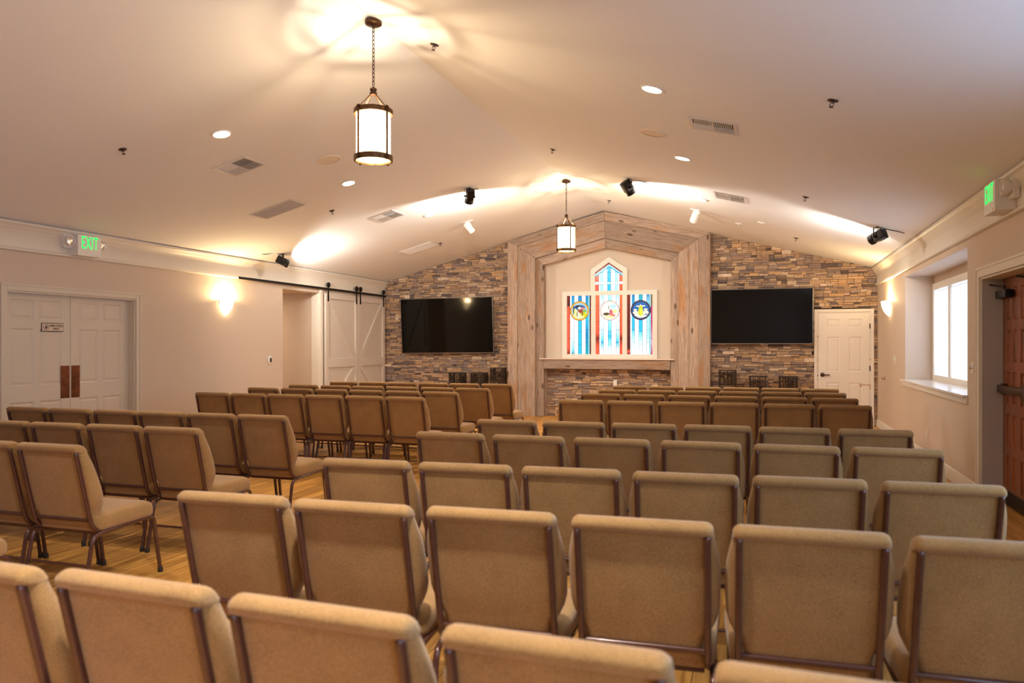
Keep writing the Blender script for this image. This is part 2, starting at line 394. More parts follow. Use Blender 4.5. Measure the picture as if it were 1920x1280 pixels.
# ------------------------------------------------------------------ far wall: stacked stone with the alcove
AO = 2.0; AC = -2.955          # arch half width and centre
IN = 1.26
wf = MB()
wf.prism([(XL, 0), (AC - IN, 0), (AC - IN, ceil_z(AC - IN)), (XL, HE)], D + .05, D + .3)
wf.prism([(AC + IN, 0), (XR, 0), (XR, HE), (AC + IN, ceil_z(AC + IN))], D + .05, D + .3)
wf.prism([(AC - IN, 3.05), (AC, 3.36), (AC + IN, 3.05), (AC + IN, ceil_z(AC + IN)), (XM, HR), (AC - IN, ceil_z(AC - IN))], D + .05, D + .3)
wf.box(AC - IN, AC + IN, D + .15, D + .3, 0, 3.5)
struct(wf.build('wall_far', 'alcove'))
PAL = [((.41, .285, .185), 5), ((.35, .235, .15), 5), ((.31, .215, .155), 4), ((.22, .165, .145), 3), ((.165, .125, .12), 2), ((.50, .375, .265), 1.8), ((.58, .46, .35), .7), ((.46, .29, .155), 1.5), ((.27, .195, .165), 3), ((.11, .08, .07), .6)]
def pick():
    t = random.uniform(0, sum(w for _, w in PAL))
    for c, w in PAL:
        t -= w
        if t <= 0: break
    k = random.uniform(1.0, 1.36); return (c[0] * k, c[1] * k, c[2] * k, 1)
def stones(x0, x1, z0, ztop, yb, skip=None, clip=None):
    mb = MB(); z = z0
    while z < ztop:
        hgt = random.choice([.04, .05, .06, .06, .075, .08]); x = x0
        zt = min(z + hgt, ztop)
        while x < x1 - .001:
            w = min(random.choice([.09, .13, .17, .22, .26]), x1 - x)
            if x1 - (x + w) < .06: w = x1 - x
            rows = [(z, zt)]
            if hgt > .045 and random.random() < .72:
                m = z + (zt - z) * random.choice([.35, .5, .5, .65]); rows = [(z, m), (m, zt)]
            for a, b in rows:
                segs = [(x, x + w)]
                if w > .2 and random.random() < .3:
                    q = x + w * random.uniform(.35, .65); segs = [(x, q), (q, x + w)]
                for p, q in segs:
                    if skip and skip((p + q) / 2, (a + b) / 2, p, q, a, b): continue
                    d = random.uniform(.012, .055)
                    mb.col = pick(); g = .0018
                    x_a, x_b, z_a, z_b = p + g, q - g, a + g, b - g
                    y = yb - d; s1, s2 = random.uniform(-.005, .005), random.uniform(-.005, .005)
                    e = .004
                    vs = [(x_a, yb, z_a), (x_b, yb, z_a), (x_b, yb, z_b), (x_a, yb, z_b),
                          (x_a, y + .005, z_a), (x_b, y + .005, z_a), (x_b, y + .005, z_b), (x_a, y + .005, z_b),
                          (x_a + e, y + s1, z_a + e), (x_b - e, y + s2, z_a + e), (x_b - e, y + s2, z_b - e), (x_a + e, y + s1, z_b - e)]
                    mb.add(vs, [(0, 1, 5, 4), (1, 2, 6, 5), (2, 3, 7, 6), (3, 0, 4, 7), (4, 5, 9, 8), (5, 6, 10, 9), (6, 7, 11, 10), (7, 4, 8, 11), (8, 9, 10, 11)])
            x += w
        z = zt
    return mb
def clip_bm(o, x, z, nx, nz):
    bm = bmesh.new(); bm.from_mesh(o.data)
    bmesh.ops.bisect_plane(bm, geom=bm.verts[:] + bm.edges[:] + bm.faces[:], plane_co=(x, 0, z), plane_no=(nx, 0, nz), clear_outer=True)
    bm.to_mesh(o.data); bm.free()
M['mortar'] = plain('dark joint', (.05, .035, .028, 1), .9)
DX0, DX1, DZT = .86, 1.84, 2.09      # far wall door casing outer
o1 = stones(XL, AC - 1.9, 0, 3.62, D + .05).build('wall_far_stone_left', 'stone')
clip_bm(o1, XM, HR - .004, -K, 1)
o2 = stones(AC + 1.9, XR, 0, 3.62, D + .05, skip=lambda cx, cz, p, q, a, b: q > DX0 + .0 and p < DX1 - .0 and a < DZT and not (p < DX0 and DX0 - p > .04) and not (q > DX1 and q - DX1 > .04)).build('wall_far_stone_right', 'stone')
clip_bm(o2, XM, HR - .004, K, 1)
o3 = stones(AC - IN, AC + IN, 0, 1.0, D + .15).build('wall_far_stone_alcove', 'stone')
for o in (o1, o2, o3): struct(o)
bk = MB().box(XL, AC - IN, D + .045, D + .05, 0, HE).box(AC + IN, XR, D + .045, D + .05, 0, HE); bk.build('joint_backing', 'mortar', o1)

# ------------------------------------------------------------------ trim: frieze with crown, rails, baseboards
def frieze(name, X, s):
    # s=+1: wall on the left (profile grows to +x); profile in (offset from wall, z)
    t = .02
    prof = [(0, 2.49), (.022, 2.49), (.036, 2.497), (.040, 2.508), (.036, 2.519), (.024, 2.527), (.016, 2.535), (.014, 2.68), (.020, 2.688), (.026, 2.70), (.030, 2.715), (.045, 2.73), (.062, 2.752), (.075, 2.775), (.090, 2.782), (.095, 2.805), (.0, 2.805)]
    mb = MB(); mb.prism([(X + s * p, z) for p, z in prof], YN, D + .02)
    # keep the top under the sloping ceiling
    for i, (x, y, z) in enumerate(mb.v): mb.v[i] = (x, y, min(z, ceil_z(x) if abs(x - X) < .2 else z))
    return struct(mb.build(name, 'trim', smooth=40))
frieze('trim_1', XL, 1); frieze('trim_2', XR, -1)
def base(name, X, s, spans):
    mb = MB()
    for a, b in spans: mb.prism([(X, 0), (X + s * .018, 0), (X + s * .018, .095), (X + s * .013, .108), (X + s * .013, .118), (X + s * .006, .132), (X, .135)], a, b)
    return struct(mb.build(name, 'trim', smooth=30))
base('baseboard_left', XL, 1, [(YN, 6.04), (7.94, HO0)])
base('baseboard_right', XR, -1, [(YN, 6.08), (8.12, D)])
# casing of the hall opening (right side and head)
tb = MB().box(XL, XL + .02, HO1, HO1 + .085, 0, HOZ + .06, .005); tb.box(XL - T, XL + .01, HO1 - .018, HO1, 0, HOZ)
struct(tb.build('trim_3', 'trim'))

# ------------------------------------------------------------------ doors
def panel_leaf(mb, w, h, t, panels, y_front=0.):
    """door leaf: local x 0..w, z 0..h, front at y=y_front facing -y, thickness t; raised panels (x0,x1,z0,z1)"""
    mb.box(0, w, y_front + .006, y_front + t, 0, h)
    xs = sorted({0, w, *[p[0] for p in panels], *[p[1] for p in panels]}); zs = sorted({0, h, *[p[2] for p in panels], *[p[3] for p in panels]})
    for a, b in zip(xs, xs[1:]):
        for c, d in zip(zs, zs[1:]):
            if any(p[0] <= (a + b) / 2 <= p[1] and p[2] <= (c + d) / 2 <= p[3] for p in panels): continue
            mb.box(a, b, y_front - .006, y_front + .01, c, d)
    for x0, x1, z0, z1 in panels:
        # sloped moulding and raised field
        e1, e2, e3 = .0, .018, .045
        lv = [(e1, -.006), (e2, .004), (e2 + .006, .004), (e3, -.003)]
        loops = [[(x0 + e, y_front + yy, z0 + e), (x1 - e, y_front + yy, z0 + e), (x1 - e, y_front + yy, z1 - e), (x0 + e, y_front + yy, z1 - e)] for e, yy in lv]
        mb.ring(loops, False, True)
    return mb
SIX = lambda w: [(w * .13, w * .46, .18, .79), (w * .54, w * .87, .18, .79), (w * .13, w * .46, .97, 1.63), (w * .54, w * .87, .97, 1.63), (w * .13, w * .46, 1.73, 1.96), (w * .54, w * .87, 1.73, 1.96)]
# door_1: left double doors. local frame: x along +y(room) ... rotate +90deg about z: local x -> room y, local -y (front) -> room +x
d1 = sempty('door_1', (XL, 0, 0))
mb = MB()
def casing(mb, a0, a1, zt, w, t, jd, zbot=0):
    # casing around an opening on a plane: local x along wall, -y toward the room, jamb goes to +y jd
    mb.box(a0 - w, a0, -t, .0, zbot, zt + w, .006); mb.box(a1, a1 + w, -t, .0, zbot, zt + w, .006); mb.box(a0, a1, -t, .0, zt, zt + w, .006)
    mb.box(a0 - w, a0 - w + .02, -t - .008, -t + .002, zbot, zt + w, .003); mb.box(a1 + w - .02, a1 + w, -t - .008, -t + .002, zbot, zt + w, .003); mb.box(a0 - w + .02, a1 + w - .02, -t - .008, -t + .002, zt + w - .02, zt + w, .003)
    mb.box(a0, a0 + .018, 0, jd, zbot, zt); mb.box(a1 - .018, a1, 0, jd, zbot, zt); mb.box(a0 + .018, a1 - .018, 0, jd, zt - .018, zt)
casing(mb, DL0, DL1, DLZ, .075, .018, T)
RL = (0, 0, PI / 2)
mb.build('casing', 'door_beige', d1, rot=RL)
LW = (DL1 - DL0 - .036 - .006) / 2
for k in range(2):
    m2 = panel_leaf(MB(), LW, DLZ - .03, .04, SIX(LW)); x0 = DL0 + .018 + k * (LW + .006)
    lf = m2.build('leaf', 'door_beige', d1, rot=RL, loc=(-.11, x0, .008))
    px = (LW - .13, LW - .01) if k == 0 else (.01, .13)
    MB().box(px[0], px[1], -.011, -.006, .80, 1.19, .002).build('push_plate', 'copper', lf)
# sign on door_1
sg = thing('door_sign', 'small cream EMPLOYEES ONLY sign on the pale double doors', 'sign', (XL - .11 + .007, 6.72, 1.655), RL)
MB().box(-.145, .145, -.006, 0, -.052, .052, .002).build('backing', 'letters', sg)
MB().box(-.137, .137, -.010, -.005, -.044, .044, .002).build('plate', 'sign_plate', sg)
mb = text_mb('EMPLOYEES', .034); mb.xform(Matrix.Translation((.045, -.0115, .016)) @ Matrix.Rotation(PI / 2, 4, 'X')); n0 = len(mb.v)
t2 = text_mb('ONLY', .034); t2.xform(Matrix.Translation((.045, -.0115, -.018)) @ Matrix.Rotation(PI / 2, 4, 'X')); mb.add(t2.v, t2.f)
mb.build('lettering', 'letters', sg)
mb = MB(); mb.tube([(-.09 + .034 * math.cos(a * PI / 12), -.0115, .034 * math.sin(a * PI / 12)) for a in range(24)], .002, 6, True)
mb.tube([(-.09, -.0115, -.022), (-.085, -.0115, .0), (-.09, -.0115, .02)], .004, 6); mb.tube([(-.10, -.0115, -.015), (-.098, -.0115, .012)], .003, 6); mb.tube([(-.078, -.0115, -.015), (-.074, -.0115, .01)], .003, 6)
mb.build('emblem', 'letters', sg)

# door_2: white six panel door in the stone wall (room -y faces camera, no rotation)
d2 = sempty('door_2', (0, D, 0))
a0, a1, zt = DX0 + .05, DX1 - .045, DZT - .055
mb = MB(); casing(mb, a0, a1, zt, .05, .022, .05); mb.xform(Matrix.Translation((0, -.0, 0))); mb.build('casing', 'door_white', d2)
w = a1 - a0 - .04
lf = panel_leaf(MB(), w, zt - .03, .04, [(w * .17, w * .43, .18, .76), (w * .60, w * .86, .18, .76), (w * .17, w * .43, .95, 1.58), (w * .60, w * .86, .95, 1.58), (w * .17, w * .43, 1.75, 1.90), (w * .60, w * .86, 1.75, 1.90)]).build('leaf', 'door_white', d2, loc=(a0 + .02, -.0, .008))
mb = MB(); mb.lathe([(.0, -.025), (.036, -.022), (.038, -.012), (.034, -.004), (.0, -.004)], 20, (.07, 0, .895), axis='y'); mb.tube([(.07, -.02, .895), (.07, -.05, .895), (.085, -.056, .895), (.19, -.056, .893)], [.011, .011, .012, .009], 10)
mb.build('lever_handle', 'bronze', lf, smooth=40)
for z in (.25, 1.02, 1.77): MB().box(w - .004, w + .014, -.014, -.004, z - .045, z + .045, .002).build('hinge', 'bronze', lf)

# door_3: carved mahogany exit door on the right wall. local x -> room y ... front faces -x : rotate -90deg about z: local x -> -y
d3 = sempty('door_3', (XR, 0, 0))
RR = (0, 0, -PI / 2)
mb = MB(); casing(mb, -DR1, -DR0, DRZ, .09, .02, .17); mb.build('casing', 'trim', d3, rot=RR)
mb = MB().box(-DR1 + .018, -DR1 + .03, .0, .17, 0, DRZ - .018); mb.build('jamb_lining', 'jamb_grey', d3, rot=RR)
MB().box(-DR1 - .1, -DR0 + .1, .30, .34, 0, DRZ + .15).box(-DR1 - .1, -DR1, .16, .34, 0, DRZ + .15).box(-DR1, -DR0, .16, .34, DRZ - .0, DRZ + .15).build('gap_light_block', 'vent_dark', d3, rot=RR)  # unseen backing added behind the leaves to block light through the gap
LW3 = (DR1 - DR0 - .05) / 2
for k in range(2):
    pans = []
    cw = [(.09, .195), (.245, .35), (.44, .545), (.595, .70)] if LW3 > .8 else []
    cw = [(a * LW3 / .80, b * LW3 / .80) for a, b in cw]
    for i in range(5):
        z0 = .16 + i * .375
        for a, b in cw: pans.append((a, b, z0, z0 + .29))
    mb = MB(); mb.box(0, LW3, .006, .045, 0, DRZ - .03)
    xs = sorted({0, LW3, *[p[0] for p in pans], *[p[1] for p in pans]}); zs = sorted({0, DRZ - .03, *[p[2] for p in pans], *[p[3] for p in pans]})
    for a, b in zip(xs, xs[1:]):
        for c, d in zip(zs, zs[1:]):
            if any(p[0] <= (a + b) / 2 <= p[1] and p[2] <= (c + d) / 2 <= p[3] for p in pans): continue
            mb.box(a, b, -.018, .01, c, d)
    for p in pans: mb.ring([[(x, yy, z) for x, z in ((p[0] + e, p[2] + e), (p[1] - e, p[2] + e), (p[1] - e, p[3] - e), (p[0] + e, p[3] - e))] for e, yy in ((0, -.018), (.012, .0), (.018, .0), (.036, -.010))], False, True)
    lf = mb.build('leaf', 'mahogany', d3, rot=RR, loc=(.19, -(-DR1 + .02) - k * (LW3 + .006), .01))
    # panic bar and closer
    mb = MB().box(.02, LW3 - .05, -.075, -.035, 1.005, 1.075, .008); mb.box(.03, .12, -.045, -.017, .99, 1.09, .004); mb.box(LW3 - .13, LW3 - .04, -.085, -.017, .97, 1.11, .006)
    mb.build('panic_bar', 'bronze', lf, smooth=40)
    mb = MB().box(.03, .33, -.09, -.018, 1.86, 1.93, .01); mb.tube([(.2, -.06, 1.93), (.2, -.06, 1.965), (.02, -.10, 1.985), (-.01, -.16, 2.0)], .008, 8)
    mb.build('door_closer', 'black_metal', lf, smooth=40)
    MB().box(.02, LW3 - .02, -.021, -.017, .0, .13).build('kick_plate', 'black_metal', lf)

# ------------------------------------------------------------------ barn doors on the left wall
tr = MB().box(XL + .055, XL + .062, 9.85, D - .02, 2.478, 2.518)
for y in (10.0, 10.9, 11.8, 12.9, 13.9, 14.5): tr.lathe([(.0, XL + .04), (.012, XL + .04), (.012, XL + .068), (.0, XL + .068)], 8, (0, y, 2.498), axis='x')
tag(tr.build('barn_door_track', 'black_metal'), 'long black steel rail above the sliding barn doors', 'door rail')
def barn(name, y0, y1, flip, label):
    t = thing(name, label, 'sliding door', (XL + .026, y0, .012), RL, 'sliding barn doors beside the stone wall')
    w, h = y1 - y0, 2.40
    mb = MB().box(0, w, -.016, .0, 0, h)
    mb.build('backboard', 'barn', t)
    fr = MB(); s = .095; y_, z_ = -.032, -.016
    y_ = -.042; fr.box(0, s, y_, z_, 0, h, .002); fr.box(w - s, w, y_, z_, 0, h, .002); fr.box(s, w - s, y_, z_, h - s, h, .002); fr.box(s, w - s, y_, z_, 0, s * 1.4, .002); fr.box(s, w - s, y_, z_, 1.00, 1.17, .002)
    fr.build('frame', 'barn', t)
    bw = .045
    def diag(xa, za, xb, zb):
        d = Vector((xb - xa, zb - za)).normalized(); n = Vector((-d.y, d.x)) * bw
        m_ = MB(); pts = [(xa + n.x, za + n.y), (xa - n.x, za - n.y), (xb - n.x, zb - n.y), (xb + n.x, zb + n.y)]
        m_.prism(pts, -.038, -.016); bm = bmesh.new()
        ob = m_.build('brace', 'barn', t)
        bm.from_mesh(ob.data)
        for co, no in (((s, 0, 0), (-1, 0, 0)), ((w - s, 0, 0), (1, 0, 0)), ((0, 0, max(za, zb)), (0, 0, 1)), ((0, 0, min(za, zb)), (0, 0, -1))):
            r_ = bmesh.ops.bisect_plane(bm, geom=bm.verts[:] + bm.edges[:] + bm.faces[:], plane_co=co, plane_no=no, clear_outer=True)
            bmesh.ops.holes_fill(bm, edges=bm.edges[:])
        bm.to_mesh(ob.data); bm.free()
    L, R = (s, w - s) if not flip else (w - s, s)
    diag(L, h - s, R, 1.17); diag(R, 1.0, L, s * 1.4)
    for xx in (.07, w - .07):
        m_ = MB(); m_.box(xx - .022, xx + .022, -.050, -.040, 2.25, 2.58, .003); m_.lathe([(0, -.062), (.05, -.062), (.05, -.038), (0, -.038)], 20, (xx, 0, 2.56), axis='y')
        m_.lathe([(0, -.07), (.02, -.07), (.02, -.05), (0, -.05)], 12, (xx, 0, 2.56), axis='y')
        m_.box(xx - .02, xx + .02, -.05, -.03, 2.27, 2.36)
        m_.build('hanger', 'black_metal', t, smooth=40)
    return t
barn('barn_door', 12.32, 13.50, False, 'greige barn door beside the open hallway')
barn('barn_door', 13.515, 14.64, True, 'greige barn door next to the stone wall')

# ------------------------------------------------------------------ window niche on the right
w1 = sempty('window_1', (NX, 0, 0))
mb = MB()
mb.box(-.03, .05, WY0 - .06, WY0 + .03, WZ0 - .06, WZ1 + .06, .004); mb.box(-.03, .05, WY1 - .03, WY1 + .06, WZ0 - .06, WZ1 + .06, .004)
mb.box(-.03, .05, WY0 + .03, WY1 - .03, WZ1 - .03, WZ1 + .06, .004); mb.box(-.03, .05, WY0 + .03, WY1 - .03, WZ0 - .06, WZ0 + .03, .004)
MUL = [9.82, 10.96]
for y in MUL: mb.box(-.02, .05, y - .05, y + .05, WZ0 + .03, WZ1 - .03, .004)
mb.build('window_frame', 'trim', w1)
sill = MB().box(XR - .05 - NX, 0, NY0 - .03, NY1 + .12, NZ0 - .02, NZ0 + .004, .004); sill.box(XR - .022 - NX, XR - NX, NY0 - .03, NY1 + .08, NZ0 - .085, NZ0 - .02, .004)
sill.build('window_sill', plain('glossy sill paint', (.78, .76, .72, 1), .18), w1)
gy = [WY0 + .03] + MUL + [WY1 - .03]
for i in range(3): MB().box(.030, .036, gy[i], gy[i + 1], WZ0 + .03, WZ1 - .03).build('pane', 'pane', w1)
for i in range(3):
    a, b = gy[i] + .055, gy[i + 1] - .055; n = 110; vs = []; fs = []
    zz = [WZ0 + .035, 1.2, 1.5, 1.8, 2.05, WZ1 - .10, WZ1 - .075, WZ1 - .05, WZ1 - .035]
    for z in zz:
        for k in range(n + 1):
            amp = .006 + (.009 if z < 1.8 else .004)
            vs.append((.008 + amp * math.sin(k * 1.15 + .4 * math.sin(z * 3)) + .003 * math.sin(k * .37), a + (b - a) * k / n, z + (.006 * math.sin(k * 2.3) if z == zz[-1] else 0)))
    for j in range(len(zz) - 1):
        for k in range(n): fs.append((j * (n + 1) + k, j * (n + 1) + k + 1, (j + 1) * (n + 1) + k + 1, (j + 1) * (n + 1) + k))
    c = MB().add(vs, fs).build('sheer_curtain', 'sheer', smooth=60, loc=(NX - .004, 0, 0))
    nm = ['nearest the brown exit door', 'middle one of three', 'farthest from the brown exit door'][i]
    tag(c, 'gathered white sheer curtain in the niche window, ' + nm, 'curtain', 'sheer curtains in the niche window')
    MB().tube([(.004, a, WZ1 - .055), (.004, b, WZ1 - .055)], .005, 8).build('curtain_rod', 'plastic_white', c)

for n_, (a_, b_, c_, d_) in ((3, (-2.7, -.1, .65, 2.35)), (4, (.9, 4.5, .95, 2.4))):  # unseen side windows; the longer one added to cool the right ceiling and chairs
    mb = MB(); X_ = XR
    mb.box(X_ - .02, X_, a_ - .07, a_, c_ - .07, d_ + .07, .004).box(X_ - .02, X_, b_, b_ + .07, c_ - .07, d_ + .07, .004).box(X_ - .02, X_, a_, b_, d_, d_ + .07, .004).box(X_ - .05, X_ + .05, a_, b_, c_ - .03, c_, .004)
    for q in (1, 2): mb.box(X_ + .04, X_ + .08, a_ + (b_ - a_) * q / 3 - .03, a_ + (b_ - a_) * q / 3 + .03, c_, d_)
    struct(mb.build('window_%d' % n_, 'trim'))
# ------------------------------------------------------------------ timber surround
def lerp(a, b, t): return a + (b - a) * t
sur = thing('timber_surround', 'weathered barn wood arch framing the stained glass alcove', 'surround', (AC, D, 0))
def board(name, pts, y0, y1, along):
    """polygon pts (x,z) relative to centre; object axes turned so that local X runs along the board"""
    cx = sum(p[0] for p in pts) / len(pts); cz = sum(p[1] for p in pts) / len(pts)
    R = Matrix.Rotation(-along, 4, 'Y')      # local X -> direction (cos a, sin a) in xz
    inv = R.inverted(); mb = MB()
    q = [inv @ Vector((p[0] - cx, 0, p[1] - cz)) for p in pts]
    mb.prism([(v.x, v.z) for v in q], y0, y1)
    o = mb.build(name, 'barnwood', sur); o.location = (cx, 0, cz); o.rotation_euler = (0, -along, 0)
    bv = o.modifiers.new('b', 'BEVEL'); bv.width = .007; bv.segments = 2; bv.limit_method = 'ANGLE'
    return o
levels = [(2.0, 3.55, 4.045), (1.79, 3.44, 3.87), (1.42, 3.185, 3.53), (1.26, 3.055, 3.35)]
g = -.0
for s in (-1, 1):
    def pt(l): return (s * levels[l][0], levels[l][1])
    def ap(l): return levels[l][2]
    ys = [(-.20, .04), (-.178, .04), (-.10, .04)]
    for l in range(3):
        (xo, zo), (xi, zi) = pt(l), pt(l + 1)
        y0, y1 = ys[l]
        if l == 1:
            xm_ = s * 1.61; zm_ = lerp(zo, zi, (1.79 - 1.61) / (1.79 - 1.42))
            board('post_board', [(xo - s * g, 0), (xm_ + s * g, 0), (xm_ + s * g, zm_), (xo - s * g, zo)], y0, y1, PI / 2)
            board('post_board', [(xm_ - s * g, 0), (xi + s * g, 0), (xi + s * g, zi), (xm_ - s * g, zm_)], y0 - .012, y1, PI / 2)
        else: board('post_board', [(xo, 0), (xi + s * g, 0), (xi + s * g, zi), (xo, zo)], y0, y1, PI / 2)
        ang = math.atan2((ap(l) - zo), -xo * 1.0)
        if s > 0: ang = math.atan2(zo - ap(l), xo)
        board('beam_board', [(xo, zo - g), (xi, zi + g), (-s * -0.001, ap(l + 1) + g), (-s * -0.001, ap(l) - g)], y0, y1, ang if s > 0 else math.atan2(ap(l) - zo, -xo))
# inner return boards (sides of the alcove)
# mantel
mt = thing('mantel_shelf', 'weathered wooden mantel beam with a cream cap under the stained glass', 'mantel', (AC, D, 0))
mb = MB().box(-IN + .005, IN - .005, -.13, .145, .965, 1.15, .006); mb.build('beam', 'barnwood', mt)
MB().box(-1.335, 1.335, -.16, .147, 1.15, 1.172, .004).build('cap', plain('pale cap', (.72, .60, .50, 1), .5), mt)
struct(MB().box(AC - IN, AC - IN + .012, D + .03, D + .15, 0, .965).box(AC + IN - .012, AC + IN, D + .03, D + .15, 0, .965).build('trim_4', 'barnwood'))

# ------------------------------------------------------------------ stained glass window
w2 = sempty('window_2', (0, D + .15, 0))
GY = -.02
lights = {'L': (-3.785, -3.285, 1.255, 2.43), 'M': (-3.195, -2.655, 1.255, 2.43), 'R': (-2.565, -2.065, 1.255, 2.43)}
fo = MB()
OX0, OX1 = -3.885, -1.975
fo.box(OX0, lights['L'][0], -.07, 0, 1.172, 2.515, .003); fo.box(lights['R'][1], OX1, -.07, 0, 1.172, 2.515, .003)
fo.box(lights['L'][0], lights['R'][1], -.07, 0, 1.172, 1.255, .003)
fo.box(lights['L'][1], lights['M'][0], -.07, 0, 1.255, 2.43, .003); fo.box(lights['M'][1], lights['R'][0], -.07, 0, 1.255, 2.43, .003)
fo.box(lights['L'][0], lights['R'][1], -.07, 0, 2.43, 2.515, .003)
GX0, GX1, GC = -3.205, -2.65, -2.9275
fo.prism([(GX0 - .09, 2.515), (GX0, 2.515), (GX0, 2.885), (GX0 - .09, 2.945)], -.07, 0); fo.prism([(GX1, 2.515), (GX1 + .09, 2.515), (GX1 + .09, 2.945), (GX1, 2.885)], -.07, 0)
fo.prism([(GX0 - .09, 2.945), (GX0, 2.885), (GC, 3.08), (GC, 3.185)], -.07, 0); fo.prism([(GX1 + .09, 2.945), (GC, 3.185), (GC, 3.08), (GX1, 2.885)], -.07, 0)
fo.build('window_frame', 'door_white', w2)
W_ = (1.55, 1.62, 1.75, 1); CY = (.04, .62, .95, 1); CYL = (.50, 1.2, 1.4, 1); BL = (.02, .28, .62, 1); RD = (.95, .13, .06, 1); DK = (.09, .02, .018, 1); MG = (.60, .05, .20, 1); TEAL = (.02, .45, .55, 1); RDK = (.25, .03, .02, 1); BRN = (.22, .12, .05, 1)
def quad(mb, x0, x1, z0, z1, ca, cb, y=GY):    # ca bottom colour, cb top colour
    mb.col = [ca, ca, cb, cb]; mb.add([(x0, y, z0), (x1, y, z0), (x1, y, z1), (x0, y, z1)], [(0, 1, 2, 3)])
def mixc(a, b, t): return tuple(lerp(p, q, t) for p, q in zip(a, b))
def strip(mb, x0, x1, stops):
    for (z0, c0), (z1, c1) in zip(stops, stops[1:]): quad(mb, x0, x1, z0, z1, c0, c1)
def came(lead, x0, z0, x1, z1, w=.0045):
    d = Vector((x1 - x0, z1 - z0)); n = Vector((-d.y, d.x)).normalized() * w
    lead.prism([(x0 + n.x, z0 + n.y), (x0 - n.x, z0 - n.y), (x1 - n.x, z1 - n.y), (x1 + n.x, z1 + n.y)], GY - .004, GY + .001)
def glass_light(key, cols, gable=False):
    x0, x1, zb, zt = lights[key]; gl = MB(); ld = MB()
    # strips: edge | clear | blue | clear | blue | clear | blue | clear | edge
    fr = [0, .115, .185, .29, .455, .60, .76, .87, .925, 1.0] if key != 'M' else [0, .13, .19, .29, .455, .58, .755, .855, .89, 1.0]
    xs = [lerp(x0, x1, f) for f in fr]
    for i in range(9): strip(gl, xs[i], xs[i + 1], [(lerp(zb, zt, t), c) for t, c in cols[i]])
    for i in range(1, 9): came(ld, xs[i], zb, xs[i], zt, .0035)
    zz = lambda t: lerp(zb, zt, t)
    for i, tt in ((0, (.27, .55, .83)), (8, (.27, .55, .83)), (2, (.2, .41)), (4, (.17, .385)), (6, (.2, .41)), (3, (.31,)), (5, (.31,)), (1, (.14, .28, .42, .56)), (7, (.14, .28, .42, .56))):
        for t in tt: came(ld, xs[i], zz(t), xs[i + 1], zz(t), .003)
    g_ = gl.build('stained_pane', 'stained', w2); ld.build('leading', 'lead', g_)
    return g_
U = lambda c: [(0, c), (1, c)]
glass_light('L', [[(0, RDK), (.12, RD), (.8, RD), (.84, DK), (1, RDK)], U(W_), [(0, TEAL), (.12, CYL), (.55, W_), (.8, CY), (1, BL)], U(W_), [(0, CY), (.6, CY), (1, BL)], U(W_), [(0, TEAL), (.35, BL), (.6, CY), (1, BL)], U(CYL), [(0, DK), (.5, RDK), (1, DK)]])
glass_light('M', [[(0, RD), (.12, RD), (.27, RDK), (.36, RD), (1, (1.3, .20, .07, 1))], U(W_), [(0, W_), (.2, CY), (.33, CYL), (.7, W_), (1, CYL)], U(W_), [(0, W_), (.15, CYL), (.3, CY), (.6, CYL), (1, CYL)], U(W_), [(0, W_), (.2, CY), (.33, CYL), (.7, W_), (1, CYL)], U(W_), [(0, RD), (.12, RD), (.27, RDK), (.36, RD), (1, (1.3, .20, .07, 1))]])
glass_light('R', [[(0, RDK), (.05, RD), (.1, DK), (1, RDK)], U(W_), [(0, W_), (.3, CYL), (.42, CY), (.7, CY), (1, BL)], U(W_), [(0, W_), (.28, CYL), (.40, CY), (.8, CY), (1, TEAL)], U(W_), [(0, W_), (.3, CYL), (.75, CYL), (1, BL)], U(CYL), [(0, MG), (.2, (.8, .5, .65, 1)), (.5, MG), (.78, MG), (.84, BRN), (1, BRN)]])
# gable light
gl = MB(); ld = MB(); zb, zs, za = 2.515, 2.885, 3.08
def gz(x): return lerp(za, zs, abs(x - GC) / (GC - GX0))
gx = [GX0, GX0 + .07, GX0 + .105, GX0 + .16, GC - .035, GC + .035, GX1 - .16, GX1 - .105, GX1 - .07, GX1]
gc = [RD, W_, CYL, W_, CY, W_, CYL, W_, RD]
def gquad(x0, x1, e0, e1, c):
    gl.col = c; gl.add([(x0, GY, zb), (x1, GY, zb), (x1, GY, gz(x1) - e1), (x0, GY, gz(x0) - e0)], [(0, 1, 2, 3)])
for i in range(9):
    gquad(gx[i], gx[i + 1], .07 if i else .0, .07 if i < 8 else 0, gc[i])
for s in (-1, 1):
    def band(e0, e1, c, y):
        xs_ = GX0 if s < 0 else GX1
        gl.col = c; gl.add([(xs_, y, gz(xs_) - e0), (GC, y, gz(GC) - e0), (GC, y, gz(GC) - e1), (xs_, y, gz(xs_) - e1)], [(0, 1, 2, 3)])
    band(0, .035, RDK, GY - .001); band(.035, .05, W_, GY - .001); band(.05, .085, CY, GY - .001)
    for e in (.035, .085): came(ld, GX0 if s < 0 else GX1, gz(GX0) - e, GC, gz(GC) - e, .003)
for x in gx[1:-1]: came(ld, x, zb, x, gz(x) - .08, .003)
quad(gl, GX0, GC - .035, 2.645, 2.70, (1.2, 1.35, 1.45, 1), W_, GY - .002); quad(gl, GC - .035, GC + .035, 2.645, 2.70, CYL, CYL, GY - .002); quad(gl, GC + .035, GX1, 2.645, 2.70, (1.2, 1.35, 1.45, 1), W_, GY - .002)
for z in (2.645, 2.70, 2.885): came(ld, GX0, z, GX1, z, .003)
g_ = gl.build('stained_pane', 'stained', w2); ld.build('leading', 'lead', g_)
